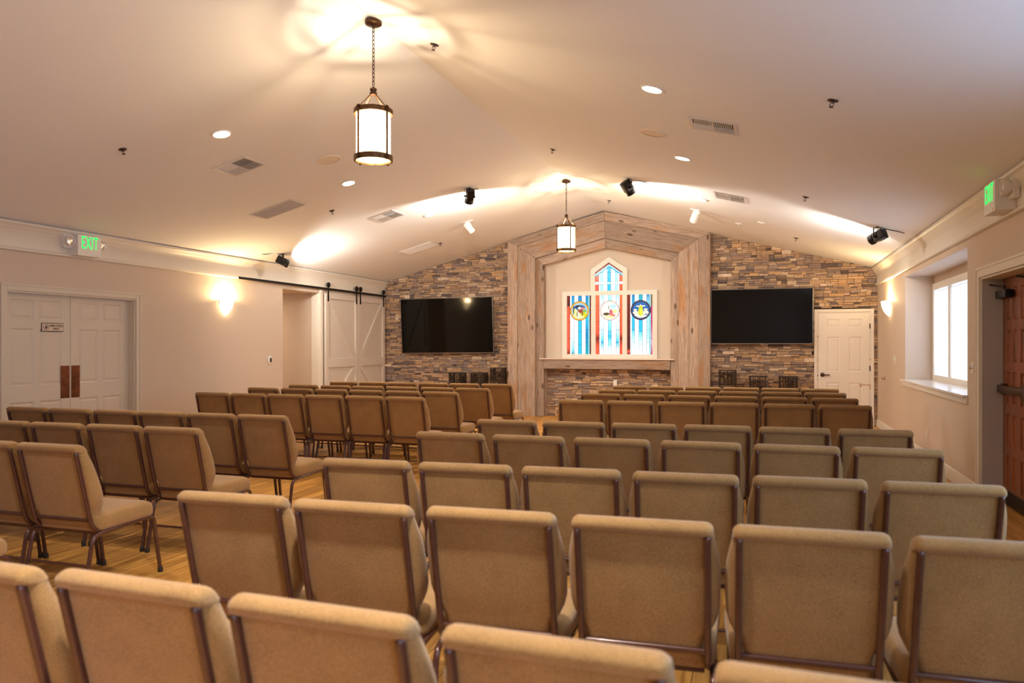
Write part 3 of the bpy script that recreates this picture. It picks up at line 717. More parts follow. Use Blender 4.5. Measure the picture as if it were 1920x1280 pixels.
# medallions: plain coloured glass roundels
def medallion(cx, cz, r, ring, bg, blobs):
    mb = MB(); n = 40
    def circ(rr, y, c, sx=1, sz=1, ox=0, oz=0, k=n):
        mb.col = c; mb.add([(cx + ox + rr * sx * math.cos(2 * PI * i / k), y, cz + oz + rr * sz * math.sin(2 * PI * i / k)) for i in range(k)], [tuple(range(k))])
    circ(r, GY - .005, ring); circ(r * .84, GY - .006, bg)
    y = GY - .0065
    for ox, oz, sx, sz, c in blobs:
        y -= .0002; circ(r, y, c, sx, sz, ox * r, oz * r, 9)
    o = mb.build('roundel', 'stained', w2)
    ld = MB(); ld.tube([(cx + r * math.cos(2 * PI * i / n), GY - .008, cz + r * math.sin(2 * PI * i / n)) for i in range(n)], .004, 6, True)
    ld.build('leading', 'lead', o)
rn = random.Random(3)
YE = (1.1, .95, .35, 1); GR = (.25, .5, .12, 1); DKB = (.05, .15, .42, 1); CR = (1.3, 1.1, .7, 1); PK = (.85, .25, .22, 1); BK = (.05, .04, .03, 1); YG = (.70, .75, .03, 1)
medallion(-3.53, 2.125, .195, (.90, .42, .03, 1), (.45, .65, .70, 1), [(0, .35, .62, .28, DKB), (-.2, .45, .3, .1, BK), (.35, -.35, .4, .35, YG), (-.05, -.6, .6, .18, YE), (-.45, -.2, .22, .45, YE), (-.1, -.4, .2, .38, CR), (.1, .05, .28, .28, (.45, .06, .05, 1)), (0, .28, .16, .15, CR), (.35, .25, .2, .12, PK), (.3, -.2, .1, .35, (.4, .15, .06, 1)), (-.62, .1, .06, .5, BK), (.55, .0, .2, .15, GR), (-.25, -.35, .05, .3, BK)])
medallion(-2.915, 2.125, .195, (1.25, .75, .62, 1), (1.45, 1.35, 1.15, 1), [(.35, .45, .42, .16, (.55, .85, 1.2, 1)), (.3, .22, .45, .08, (.7, 1., 1.4, 1)), (.5, -.1, .3, .2, YE), (-.35, -.35, .36, .16, (.14, .09, .03, 1)), (.15, -.25, .2, .36, PK), (.3, -.5, .3, .16, PK), (.08, -.1, .10, .25, (.6, .12, .2, 1)), (-.1, .3, .06, .24, (.35, .28, .15, 1)), (-.05, -.65, .5, .12, YE), (-.4, .1, .2, .12, CR)])
medallion(-2.30, 2.125, .195, (.06, .04, .09, 1), (.03, .16, .48, 1), [(-.5, -.25, .3, .16, CR), (.5, -.25, .32, .18, CR), (-.35, -.5, .3, .14, CR), (.3, -.55, .34, .15, CR), (0, -.66, .4, .12, CR), (.5, .05, .2, .12, CR), (-.55, .02, .18, .1, CR), (.55, -.45, .2, .12, (.3, .4, .6, 1)), (0, -.12, .26, .48, YG), (.06, -.1, .12, .42, (1., .95, .1, 1)), (-.28, .40, .2, .06, CR), (.28, .42, .2, .06, CR), (0, .45, .09, .12, CR), (0, .25, .2, .2, YG)])

# ------------------------------------------------------------------ televisions
def tv(label, cx, cz, w, h, loc_y, tilt, roll):
    t = thing('television', label, 'television', (cx, loc_y, cz), (tilt, roll, 0), 'wall mounted televisions')
    MB().box(-w / 2, w / 2, -.022, .022, -h / 2, h / 2, .006).build('bezel', 'bezel', t)
    MB().box(-w / 2 + .014, w / 2 - .014, -.026, -.021, -h / 2 + .020, h / 2 - .012).build('screen', 'screen', t)
    MB().box(-w * .4, w * .4, .02, .055, -h * .38, h * .3, .01).build('back_housing', 'plastic_black', t)
    MB().box(-.25, .25, .055, D + .02 - loc_y, -.2, .2, .005).build('wall_bracket', 'black_metal', t)
    MB().box(-.03, .03, -.0265, -.0255, -h / 2 + .006, -h / 2 + .012).build('badge', 'chrome', t)
    return t
tv('big black television left of the timber arch, with lamp reflections', -6.33, 1.845, 2.10, 1.17, D - .13, math.radians(3), -math.radians(.6))
tv('big black television right of the timber arch, beside the white door', -.055, 1.965, 1.79, 1.02, D - .13, math.radians(1), 0)

# ------------------------------------------------------------------ ornate stands
def stand(label, cx, h, w, y, seed, group):
    r_ = random.Random(seed); t = thing('ornate_stand', label, 'stand', (cx, y, 0), (0, 0, 0), group)
    MB().box(-w / 2, w / 2, -w / 2, w / 2, h - .018, h, .004).build('top', 'iron_ornate', t)
    for sx in (-1, 1):
        for sy in (-1, 1): MB().box(sx * (w / 2 - .012) - .009, sx * (w / 2 - .012) + .009, sy * (w / 2 - .012) - .009, sy * (w / 2 - .012) + .009, 0, h - .018).build('leg', 'iron_ornate', t)
    for side in range(4):
        m_ = MB()
        for k in range(7 if h < .9 else 5):   # vertical bars and scrolls
            x = -w / 2 + .03 + (w - .06) * k / (6 if h < .9 else 4)
            m_.tube([(x + .004 * math.sin(j * 2.1 + k), 0, h - .02 - j * .018) for j in range(14)], .0055, 6)
        for k in range(16):
            cx_, cz_ = r_.uniform(-w / 2 + .04, w / 2 - .04), h - r_.uniform(.04, .24); rr = r_.uniform(.014, .03)
            m_.tube([(cx_ + rr * math.cos(a), 0, cz_ + rr * math.sin(a)) for a in [i * PI / 5 for i in range(10)]], .005, 5, True)
        m_.box(-w / 2 + .02, w / 2 - .02, -.006, .006, h - .28, h - .262)
        m_.xform(Matrix.Rotation(side * PI / 2, 4, 'Z') @ Matrix.Translation((0, -w / 2 + .012, 0)))
        m_.build('pierced_panel', 'iron_ornate', t)
        MB().box(-w / 2 + .02, w / 2 - .02, -w / 2 + .006, -w / 2 + .018, .12, .135).xform(Matrix.Rotation(side * PI / 2, 4, 'Z')).build('lower_rail', 'iron_ornate', t)
gL, gR = 'dark ornate stands against the stone left of the arch', 'dark ornate stands against the stone right of the arch'
ys_ = D - .27
stand('low dark ornate stand, farthest left of the three beside the arch', -6.02, .872, .29, ys_, 1, gL)
stand('low dark ornate stand, middle one of three left of the arch', -5.54, .872, .29, ys_, 2, gL)
stand('taller dark ornate stand touching the left side of the timber arch', -5.13, .98, .27, ys_ , 3, gL)
stand('taller dark ornate stand just right of the timber arch', -.64, .98, .31, ys_, 4, gR)
stand('low dark ornate stand, middle one of three below the right television', -.11, .878, .30, ys_, 5, gR)
stand('low dark ornate stand closest to the white door', .41, .878, .32, ys_, 6, gR)

# ------------------------------------------------------------------ pendants
def pendant(label, y, yaw, ztop):
    t = thing('pendant_lantern', label, 'pendant lamp', (XM, y, ztop), (0, 0, yaw), 'lantern pendants on the ceiling ridge')
    zc = HR - .012 - ztop
    MB().lathe([(0, zc + .012), (.05, zc + .012), (.068, zc), (.068, zc - .028), (.055, zc - .036), (.012, zc - .038), (.010, zc - .06), (0, zc - .06)], 28).build('canopy', 'bronze', t, smooth=40)
    ch = MB(); z = zc - .055; i = 0
    while z > -.50:
        c = math.cos(i * PI / 2), math.sin(i * PI / 2)
        ch.tube([(c[0] * .010 * math.cos(a), c[1] * .010 * math.cos(a), z - .018 + .021 * math.sin(a)) for a in [k * PI / 5 for k in range(10)]], .0034, 6, True)
        z -= .033; i += 1
    ch.build('chain', 'bronze', t, smooth=60)
    # hub around z=-.60 ; rings at -.70 and -1.10 (lamp hangs 1.11 m)
    MB().lathe([(0, -.52), (.010, -.52), (.012, -.53), (.026, -.534), (.029, -.545), (.024, -.552), (.024, -.565), (.031, -.57), (.029, -.585), (0, -.59)], 20).build('hub', 'bronze', t, smooth=40)
    R = .155
    def ringm(z0, z1, name):
        MB().lathe([(R - .014, z0), (R, z0), (R + .001, (z0 + z1) / 2), (R, z1), (R - .014, z1), (R - .014, z0)], 40, cap=False).build(name, 'gold_iron', t, smooth=30)
    ringm(-.745, -.705, 'top_ring'); ringm(-1.118, -1.075, 'bottom_ring')
    for k in range(4):
        a = k * PI / 2; c, s_ = math.cos(a), math.sin(a)
        MB().tube([(c * .02, s_ * .02, -.575), (c * .085, s_ * .085, -.645), (c * (R - .004), s_ * (R - .004), -.712)], .006, 8, sq=(1.6, .7)).build('arm', 'bronze', t, smooth=60)
        m_ = MB().box(R, R + .006, -.009, .009, -1.125, -.695, .001); m_.box(R, R + .011, -.015, .015, -.735, -.70, .003); m_.box(R, R + .011, -.015, .015, -1.115, -1.08, .003)
        m_.lathe([(0, R + .01), (.007, R + .01), (.006, R + .017), (0, R + .018)], 10, (0, 0, -.718), axis='x'); m_.xform(Matrix.Rotation(a, 4, 'Z'))
        m_.build('strap', 'bronze', t)
    MB().lathe([(R - .022, -1.105), (R - .018, -1.09), (R - .018, -.72)], 40, cap=False).build('glass_shade', SEED, t, smooth=60)
    for k in range(3):
        a = 2 * PI * k / 3 + .5; bx_, by_ = .055 * math.cos(a), .055 * math.sin(a)
        MB().lathe([(0, -1.0), (.014, -.99), (.022, -.955), (.016, -.915), (.008, -.88)], 14, (bx_, by_, 0)).build('bulb', 'bulb', t, smooth=60)
        MB().tube([(bx_, by_, -1.0), (bx_, by_, -1.03), (0, 0, -1.05)], .007, 6).build('bulb_socket', 'bronze', t, smooth=60)
        l = light('pendant_glow', 'POINT', (0, 0, 0), PEND_W / 3, (1., .78, .52), .018); l.parent = t; l.location = (bx_, by_, -.905)
    return t
def seeded():
    m = bpy.data.materials.new('seeded amber glass'); m.use_nodes = True; nt = m.node_tree; nt.nodes.clear()
    e = nt.nodes.new('ShaderNodeEmission'); 
    v = coords(nt); n = N(nt, 'ShaderNodeTexNoise'); n.inputs['Scale'].default_value = 55; n.inputs['Detail'].default_value = 3; nt.links.new(v, n.inputs['Vector'])
    r = ramp(nt, [(.35, (1., .60, .22, 1)), (.6, (1., .80, .46, 1))]); nt.links.new(n.outputs['Fac'], r.inputs[0]); nt.links.new(r.outputs[0], e.inputs[0]); e.inputs[1].default_value = 9.
    p = nt.nodes.new('ShaderNodeBsdfTransparent'); p.inputs[0].default_value = (1, .93, .8, 1)
    x = nt.nodes.new('ShaderNodeMixShader'); x.inputs[0].default_value = .6
    o = nt.nodes.new('ShaderNodeOutputMaterial'); nt.links.new(e.outputs[0], x.inputs[1]); nt.links.new(p.outputs[0], x.inputs[2]); nt.links.new(x.outputs[0], o.inputs[0])
    return m
SEED = seeded()
def clear_bulb():
    m = bpy.data.materials.new('frosted bulb glass'); m.use_nodes = True; nt = m.node_tree; nt.nodes.clear()
    e = nt.nodes.new('ShaderNodeEmission'); e.inputs[0].default_value = (1., .72, .4, 1); e.inputs[1].default_value = 30.
    p = nt.nodes.new('ShaderNodeBsdfTransparent'); x = nt.nodes.new('ShaderNodeMixShader'); x.inputs[0].default_value = .8
    o = nt.nodes.new('ShaderNodeOutputMaterial'); nt.links.new(e.outputs[0], x.inputs[1]); nt.links.new(p.outputs[0], x.inputs[2]); nt.links.new(x.outputs[0], o.inputs[0])
    return m
M['bulb'] = clear_bulb()
PEND_W = 62
pendant('large near lantern pendant hanging on a chain from the ceiling ridge', 5.40, math.radians(-19), 4.045)
pendant('far lantern pendant hanging in front of the timber arch', 11.64, math.radians(-52), 4.045)

# ------------------------------------------------------------------ ceiling fittings
PHI = math.atan(K)
def cframe(x): return (0, PHI if x > XM else -PHI, 0)
def cloc(x, y, off=0.):
    s = 1 if x > XM else -1
    return (x - s * math.sin(PHI) * off, y, ceil_z(x) - math.cos(PHI) * off)
def downlight(x, y, label, watt=None, col=(1., .86, .69)):
    t = thing('downlight', label, 'recessed light', cloc(x, y), cframe(x), 'round recessed ceiling lights')
    MB().lathe([(.078, .0), (.100, .0), (.102, -.004), (.098, -.008), (.082, -.008), (.078, -.004)], 32, cap=False).build('trim_ring', 'plastic_white', t, smooth=40)
    MB().lathe([(.0, -.003), (.079, -.003), (.079, .0)], 32).build('lens', 'downlight', t)
    l = light('downlight_beam', 'SPOT', (0, 0, 0), watt or DOWN_W, col, .07, angle=math.radians(98 if not watt else 104), blend=.8); l.parent = t; l.location = (0, 0, -.02)
DOWN_W = 78
for x, nm in ((-5.07, 'left'), (-.86, 'right')):
    for y, w_ in ((3.74, 'above the nearer chairs'), (6.14, 'largest in view'), (8.53, 'middle one in view'), (11.02, 'closest to the stone wall')):
        downlight(x, y, f'round recessed ceiling light on the {nm} slope, {w_}')
downlight(-.86, 1.35, 'added cool white recessed ceiling light, unseen, above the nearest right chairs', 430, (1., .90, .80))  # assumed fitting out of view, added to brighten the nearest chair tops
downlight(-.86, -1.05, 'added cool white recessed ceiling light behind the camera on the right slope', 250, (1., .92, .84))  # second assumed fitting, unseen, added for light on the near chair backs
downlight(-5.07, 1.35, 'round recessed ceiling light on the left slope above the nearest chairs', 45)
def spk(x, y, label):
    t = thing('ceiling_speaker', label, 'speaker', cloc(x, y), cframe(x), 'round ceiling speakers')
    MB().lathe([(.105, 0), (.135, 0), (.137, -.004), (.130, -.010), (.105, -.010)], 40, cap=False).build('rim', 'speaker', t, smooth=40)
    MB().lathe([(0, -.007), (.106, -.007), (.106, 0)], 40).build('grille', 'speaker', t)
spk(-4.79, 7.63, 'round cream speaker set in the left ceiling slope'); spk(-1.06, 7.60, 'round cream speaker set in the right ceiling slope')
def diffuser(x, y, wx, wy, label):
    t = thing('ceiling_vent', label, 'vent', cloc(x, y), cframe(x), 'ceiling supply vents')
    a, b = wx / 2, wy / 2
    m_ = MB(); f = .03
    m_.box(-a, a, -b, -b + f, -.008, 0, .002); m_.box(-a, a, b - f, b, -.008, 0, .002); m_.box(-a, -a + f, -b + f, b - f, -.008, 0, .002); m_.box(a - f, a, -b + f, b - f, -.008, 0, .002); m_.box(-.006, .006, -b + f, b - f, -.007, 0)
    m_.build('frame', 'vent', t)
    MB().box(-a + f, a - f, -b + f, b - f, -.001, 0).build('duct_opening', 'vent_dark', t)
    q = MB(); n = 9
    for half, ang in ((-1, .9), (1, -.9)):      # four banks of louvres
        for k in range(n):
            xx = (-a + f + .01 + (a - f - .02) * k / n) if half < 0 else (.01 + (a - f - .02) * k / n)
            s0 = len(q.v); q.box(-.0012, .0012, -b + f, -.004, -.007, .007); q.xform(Matrix.Translation((xx + .008, 0, -.004)) @ Matrix.Rotation(ang, 4, 'Y'), s0)
        for k in range(n):
            yy = .008 + (b - f - .01) * k / n; s0 = len(q.v); x0_, x1_ = (-a + f, -.006) if half < 0 else (.006, a - f)
            q.box(x0_, x1_, -.0012, .0012, -.007, .007); q.xform(Matrix.Translation((0, yy, -.004)) @ Matrix.Rotation(ang * .8, 4, 'X'), s0)
    q.build('louvres', 'vent', t)
diffuser(-5.49, 6.94, .43, .38, 'square four-way vent on the left slope near the large pendant')
diffuser(-5.49, 10.36, .43, .44, 'square four-way vent on the left slope beyond the speaker')
diffuser(-.43, 6.96, .42, .37, 'square louvred vent on the right slope beside the round speaker')
diffuser(-.43, 10.43, .42, .44, 'square louvred vent on the right slope beyond the recessed lights')
def retg(x, y, wx, wy, label):
    t = thing('return_grille', label, 'vent', cloc(x, y), cframe(x), 'long return grilles on the left slope')
    a, b = wx / 2, wy / 2; f = .022
    m_ = MB(); m_.box(-a, a, -b, -b + f, -.008, 0, .002); m_.box(-a, a, b - f, b, -.008, 0, .002); m_.box(-a, -a + f, -b + f, b - f, -.008, 0, .002); m_.box(a - f, a, -b + f, b - f, -.008, 0, .002); m_.box(-a + f, a - f, -.006, .006, -.007, 0)
    m_.build('frame', 'vent', t)
    q = MB(); n = 26
    for k in range(n):
        s0 = len(q.v); q.box(-a + f, a - f, -.0011, .0011, -.006, .006); q.xform(Matrix.Translation((0, -b + f + (2 * b - 2 * f) * (k + .5) / n, -.004)) @ Matrix.Rotation(.75, 4, 'X'), s0)
    q.build('fins', 'vent', t); MB().box(-a + f, a - f, -b + f, b - f, -.001, 0).build('backing', plain('grey filter', (.42, .41, .42, 1), .8) if 'GF' not in M else M['GF'], t)
retg(-6.13, 8.53, .66, .37, 'long pale return grille, nearer one on the left slope'); retg(-6.12, 12.85, .67, .43, 'long pale return grille, farther one on the left slope')
def sprinkler(x, y, label):
    t = thing('fire_sprinkler', label, 'sprinkler', cloc(x, y), cframe(x), 'bronze fire sprinklers in the ceiling')
    MB().lathe([(0, 0), (.038, 0), (.036, -.006), (.012, -.010), (.010, -.02), (0, -.02)], 20).build('escutcheon', 'sprinkler', t, smooth=40)
    m_ = MB().tube([(-.010, 0, -.018), (-.013, 0, -.032), (0, 0, -.048)], .003, 6).tube([(.010, 0, -.018), (.013, 0, -.032), (0, 0, -.048)], .003, 6); m_.lathe([(0, -.046), (.016, -.047), (.016, -.050), (0, -.051)], 12)
    m_.build('deflector', 'sprinkler', t, smooth=40)
for x, y, l in ((-5.84, 5.68, 'small bronze sprinkler on the left slope, nearest one'), (-2.63, 5.81, 'small bronze sprinkler just right of the large pendant'), (-2.58, 9.38, 'small bronze sprinkler beside the ridge, before the far pendant'), (.46, 5.76, 'small bronze sprinkler on the right slope, nearest one'),
                (-5.79, 9.29, 'small bronze sprinkler on the left slope between vent and grille'), (.46, 9.44, 'small bronze sprinkler on the right slope above the niche window'), (-2.56, 13.0, 'small bronze sprinkler above the peak of the timber arch'), (-5.76, 12.98, 'small bronze sprinkler at the end of the far return grille'), (.49, 12.98, 'small bronze sprinkler above the stone wall near the white door')):
    sprinkler(x, y, l)
for x, y, l in ((-.39, 12.66, 'thin white ceiling sensor plate, left one of the pair near the stone wall'), (-.04, 12.08, 'thin white ceiling sensor plate, right one of the pair')):
    t = thing('sensor_plate', l, 'sensor', cloc(x, y), cframe(x)); MB().lathe([(0, 0), (.06, 0), (.06, -.008), (.052, -.014), (0, -.015)], 24).build('cover', 'plastic_white', t, smooth=40)
    MB().lathe([(0, -.014), (.012, -.014), (.01, -.02), (0, -.021)], 12).build('eye', 'plastic_white', t, smooth=40)

# stage lights
def stage(x, y, yaw, pitch, lab, cable, watt):
    """yaw: beam heading about z (0 = +y); pitch: downward tilt"""
    t = thing('stage_light', lab, 'stage light', cloc(x, y), (0, 0, 0), 'black stage lights on the ceiling')
    z0 = 0.; hh = .125
    R_ = Matrix.Rotation(yaw, 4, 'Z')
    m_ = MB().tube([(-.075, 0, -hh), (-.075, 0, -.03), (-.06, 0, -.012), (.06, 0, -.012), (.075, 0, -.03), (.075, 0, -hh)], .006, 8, sq=(1.6, .7)); m_.lathe([(0, .006), (.02, .006), (.02, -.012), (0, -.012)], 12)
    m_.xform(R_); m_.build('yoke', 'black_metal', t, smooth=50)
    B = R_ @ Matrix.Translation((0, 0, -hh)) @ Matrix.Rotation(-pitch, 4, 'X')
    def put(mb, n_, mt_, sm=40): mb.xform(B); return mb.build(n_, mt_, t, smooth=sm)
    m_ = MB().box(-.055, .055, -.11, .04, -.062, .058, .012)
    for k in range(5): m_.box(-.057, .057, -.095 + k * .022, -.085 + k * .022, -.05, .05)
    put(m_, 'housing', 'black_metal', 30)
    put(MB().lathe([(.040, .03), (.066, .04), (.070, .075), (.066, .10), (.060, .10), (.058, .06), (.0, .058)], 28, axis='y', cap=False), 'lens_barrel', 'black_metal')
    put(MB().lathe([(0, .078), (.058, .076), (.058, .07), (0, .07)], 24, axis='y'), 'lens', 'stage_lens')
    for s in (-1, 1): put(MB().lathe([(0, s * .055), (.016, s * .058), (.018, s * .085), (0, s * .088)], 14, axis='x'), 'knob', 'black_metal')
    m_ = MB(); m_.tube(cable, .0055, 7); m_.build('cable', 'black_metal', t, smooth=60)
    d = R_ @ Vector((0, math.cos(pitch), -math.sin(pitch)))
    pos = (R_ @ Vector((0, .13, 0))) + Vector((0, 0, -hh - .13))
    aim = R_ @ Vector((0, 1, -.02))
    l = light('stage_beam', 'SPOT', (0, 0, 0), watt, (1., .90, .78), .05, angle=math.radians(172), blend=.35)
    l.parent = t; l.location = pos; l.rotation_euler = aim.to_track_quat('-Z', 'Y').to_euler()
    return t
SW = 95
stage(-7.40, 10.42, math.radians(-52), .45, 'dark stage light at the left ceiling edge above the barn door rail', [(0, 0, -.02), (-.03, -.15, .0), (-.12, -.3, -.04), (-.2, -.42, -.03)], SW)
stage(-4.14, 10.40, math.radians(35), .95, 'black stage light on the left slope above the left television', [(.05, 0, -.015), (.1, .08, .0), (.05, .14, .012)], SW)
stage(-1.80, 10.50, math.radians(-42), .9, 'black stage light on the right slope beside the far pendant', [(.06, 0, -.015), (.14, -.04, -.035), (.26, -.02, -.075)], SW)
stage(1.36, 10.53, math.radians(48), .35, 'black stage light at the right ceiling edge above the niche window', [(.05, 0, -.015), (.14, .02, -.04), (.25, -.03, -.08), (.31, 0, -.095)], SW * .55)
def can(x, y, yaw, pitch, lab):
    t = thing('can_spotlight', lab, 'spotlight', cloc(x, y), (0, 0, 0), 'white can spotlights facing the arch')
    s = 1 if x > XM else -1
    MB().box(-.07, .07, -.03, .03, -.012, .004, .004).xform(Matrix.Rotation(s * PHI, 4, 'Y')).build('ceiling_plate', 'plastic_white', t)
    MB().tube([(0, 0, -.01), (.03, 0, -.05), (.02, 0, -.08)], .007, 8).build('arm', 'plastic_white', t, smooth=60)
    B = Matrix.Rotation(yaw, 4, 'Z') @ Matrix.Translation((0, 0, -.11)) @ Matrix.Rotation(-pitch, 4, 'X')
    MB().lathe([(0, -.10), (.05, -.095), (.056, -.08), (.056, .09), (.050, .09), (.046, .05), (0, .045)], 24, axis='y').xform(B).build('can', 'plastic_white', t, smooth=40)
    l = light('can_beam', 'SPOT', (0, 0, 0), 30, (1., .80, .58), .04, angle=math.radians(75), blend=.8); l.parent = t
    d_ = B.to_3x3() @ Vector((0, 1, 0)); l.location = B @ Vector((0, .06, 0)); l.rotation_euler = d_.to_track_quat('-Z', 'Y').to_euler()
can(-4.85, 12.17, math.radians(-35), .75, 'white can spotlight on the left slope before the arch'); can(-1.03, 12.11, math.radians(30), .75, 'white can spotlight on the right slope before the arch')

# ------------------------------------------------------------------ sconces
def sconce(X, y, s, lab, watt):
    t = thing('wall_sconce', lab, 'wall lamp', (X, y, 1.90), (0, 0, 0 if s > 0 else PI), 'half bowl wall sconces')
    prof = [(.006, 0), (.035, .015), (.072, .055), (.103, .11), (.122, .17), (.130, .235)]
    MB().lathe([(r * 1., z) for r, z in prof] + [(.126, .235)] + [(r * .96, z + .006) for r, z in reversed(prof)], 28, a0=-PI / 2, a1=PI / 2).build('glass_bowl', 'sconce_glass', t, smooth=60)
    MB().box(0, .006, -.132, .132, .17, .24, .002).build('wall_plate', 'gold_iron', t)
    l = light('sconce_glow', 'POINT', (0, 0, 0), watt, (1., .68, .34), .03); l.parent = t; l.location = (.07, 0, .245)
sconce(XL, 9.60, 1, 'glowing half bowl sconce on the left wall', 38)
sconce(XR, 13.32, -1, 'glowing half bowl sconce on the right wall near the stone', 30)
# ------------------------------------------------------------------ exit signs
def exit_sign(X, y, z, s, w, lab):
    t = thing('exit_sign', lab, 'exit sign', (X, y, z), (0, 0, PI / 2 if s > 0 else -PI / 2), 'white emergency exit signs')
    # local -y faces the room
    MB().box(-w / 2 - .10, w / 2 + .10, -.055, 0, -.045, .115, .012).build('lamp_bracket', 'plastic_white', t)
    MB().box(-w / 2, w / 2, -.15, 0, -.125, .125, .006).build('housing', 'plastic_white', t)
    tx = text_mb('EXIT', .17, .001, 1.12); tx.xform(Matrix.Translation((0, -.1515, .028)) @ Matrix.Rotation(PI / 2, 4, 'X') @ Matrix.Scale(.62, 4, (1, 0, 0)) @ Matrix.Scale(1.25, 4, (0, 1, 0)))
    tx.build('legend', 'exit_green', t)
    MB().lathe([(0, -.154), (.010, -.153), (.010, -.150), (0, -.15)], 12, (w / 2 - .05, 0, -.105), axis='y').build('indicator', plain('amber indicator', (.9, .6, .4, 1), .4), t)
    for q in (-1, 1):
        h = MB().lathe([(.02, -.03), (.035, -.05), (.058, -.085), (.060, -.12), (.055, -.12), (.03, -.075), (0, -.07)], 24, (q * (w / 2 + .065), 0, .04), axis='y', cap=False).build('lamp_head', 'plastic_white', t, smooth=40)
        MB().lathe([(0, -.118), (.03, -.117), (.055, -.112), (.05, -.10), (0, -.08)], 24, (q * (w / 2 + .065), 0, .04), axis='y').build('reflector', 'chrome', h, smooth=60)
exit_sign(XL + .016, 7.00, 2.635, 1, .33, 'white exit sign with green letters on the left frieze')
exit_sign(XR - .016, 7.06, 2.645, -1, .31, 'white exit sign with green letters above the brown door')
# ------------------------------------------------------------------ small wall devices
t = thing('thermostat', 'white oval thermostat with black display on the left wall', 'thermostat', (XL, 10.70, 1.19), RL)
MB().lathe([(0, -.028), (.04, -.028), (.052, -.018), (.054, 0), (0, 0)], 24, axis='y').xform(Matrix.Scale(1.35, 4, (0, 0, 1))).build('body', 'plastic_white', t, smooth=40)
MB().box(-.022, .022, -.034, -.027, -.035, .035, .006).build('display', 'plastic_black', t)
def plate(name, lab, cat, X, y, z, kind):
    t = thing(name, lab, cat, (X, y, z), RR)
    MB().box(-.036, .036, -.006, 0, -.058, .058, .002).build('cover_plate', 'plastic_white', t)
    if kind == 'switch': MB().box(-.006, .006, -.016, -.005, -.012, .012, .002).build('toggle', 'plastic_white', t)
    elif kind == 'outlet':
        for zz in (-.026, .026): MB().box(-.014, .014, -.008, -.005, zz - .013, zz + .013, .002).build('socket', 'plastic_white', t)
    elif kind == 'knob': MB().lathe([(0, -.03), (.012, -.03), (.016, -.006), (0, -.006)], 16, axis='y').build('dial', 'chrome', t)
plate('light_switch', 'white light switch on the right wall between sconce and window', 'switch', XR, 12.82, 1.22, 'switch')
plate('wall_outlet', 'white outlet low on the right wall below the window', 'outlet', XR, 10.43, .37, 'outlet')
plate('dimmer_switch', 'white dimmer plate beside the brown door casing', 'switch', XR, 8.28, 1.23, 'knob')
t = thing('coat_hook', 'small dark hook on the right wall near the stone', 'hook', (XR, 13.87, .89), RR); MB().box(-.012, .012, -.005, 0, -.03, .03, .002).build('plate', 'bronze', t); MB().tube([(0, -.004, -.01), (0, -.03, -.02), (0, -.045, .0), (0, -.045, .012)], .005, 8).build('prong', 'bronze', t)
t = thing('wall_outlet', 'white outlet on the stone under the mantel', 'outlet', (-2.80, D + .092, .69), (0, 0, 0)); MB().box(-.036, .036, -.008, .055, -.058, .058, .002).build('cover_plate', 'plastic_white', t)
for zz in (-.026, .026): MB().box(-.014, .014, -.011, -.006, zz - .013, zz + .013, .002).build('socket', 'plastic_white', t)

# ------------------------------------------------------------------ chairs
def rrect(hw, y0, y1, r, z, n=5, lean=0., yc=0.):
    """rounded rectangle loop in xy (half width hw, y0..y1) at height z"""
    r = min(r, hw * .98, (y1 - y0) * .49); pts = []
    for cx, cy, a0 in ((hw - r, y0 + r, -PI / 2), (hw - r, y1 - r, 0), (-hw + r, y1 - r, PI / 2), (-hw + r, y0 + r, PI)):
        for k in range(n + 1):
            a = a0 + PI / 2 * k / n; pts.append((cx + r * math.cos(a), cy + r * math.sin(a), z))
    return pts
def catmull(P, t):
    n = len(P) - 1; x = min(max(t, 0), .99999) * n; i = int(x); u = x - i
    p0, p1, p2, p3 = P[max(i - 1, 0)], P[i], P[i + 1], P[min(i + 2, n)]
    return tuple(.5 * ((2 * b) + (-a + c) * u + (2 * a - 5 * b + 4 * c - d) * u * u + (-a + 3 * b - 3 * c + d) * u ** 3) for a, b, c, d in zip(p0, p1, p2, p3))
YR0, YR1, ZB0, ZB1 = -.185, -.300, .415, .885          # rear plane of the back: y at bottom, at top
def yrear(z): return YR0 + (YR1 - YR0) * (z - ZB0) / (ZB1 - ZB0)
def back_mb():
    # (z, half width, rear offset, front offset from rear plane, corner radius)
    L = [(.385, .186, .030, .055, .012), (.390, .194, .012, .078, .02), (.41, .196, .004, .088, .025), (.45, .198, 0, .098, .03), (.475, .205, 0, .102, .032), (.505, .222, 0, .103, .034), (.54, .239, 0, .102, .036), (.58, .2495, 0, .100, .038), (.63, .2520, 0, .096, .038), (.68, .2520, 0, .090, .038), (.73, .2505, 0, .083, .038),
         (.765, .2470, 0, .077, .036), (.795, .2405, 0, .072, .034), (.825, .2335, 0, .067, .032), (.840, .2315, 0, .065, .030), (.8425, .2310, -.010, .064, .022), (.846, .2305, -.017, .064, .022), (.854, .2300, -.021, .062, .024), (.863, .2295, -.022, .059, .025), (.872, .2270, -.018, .053, .026), (.880, .2220, -.009, .043, .024), (.885, .2140, .004, .031, .016), (.8865, .2040, .014, .022, .004)]
    loops = []
    for z, hw, a, b, r in L: loops.append(rrect(hw, yrear(z) + a, yrear(z) + b, r, z, 4))
    return MB().ring(loops)
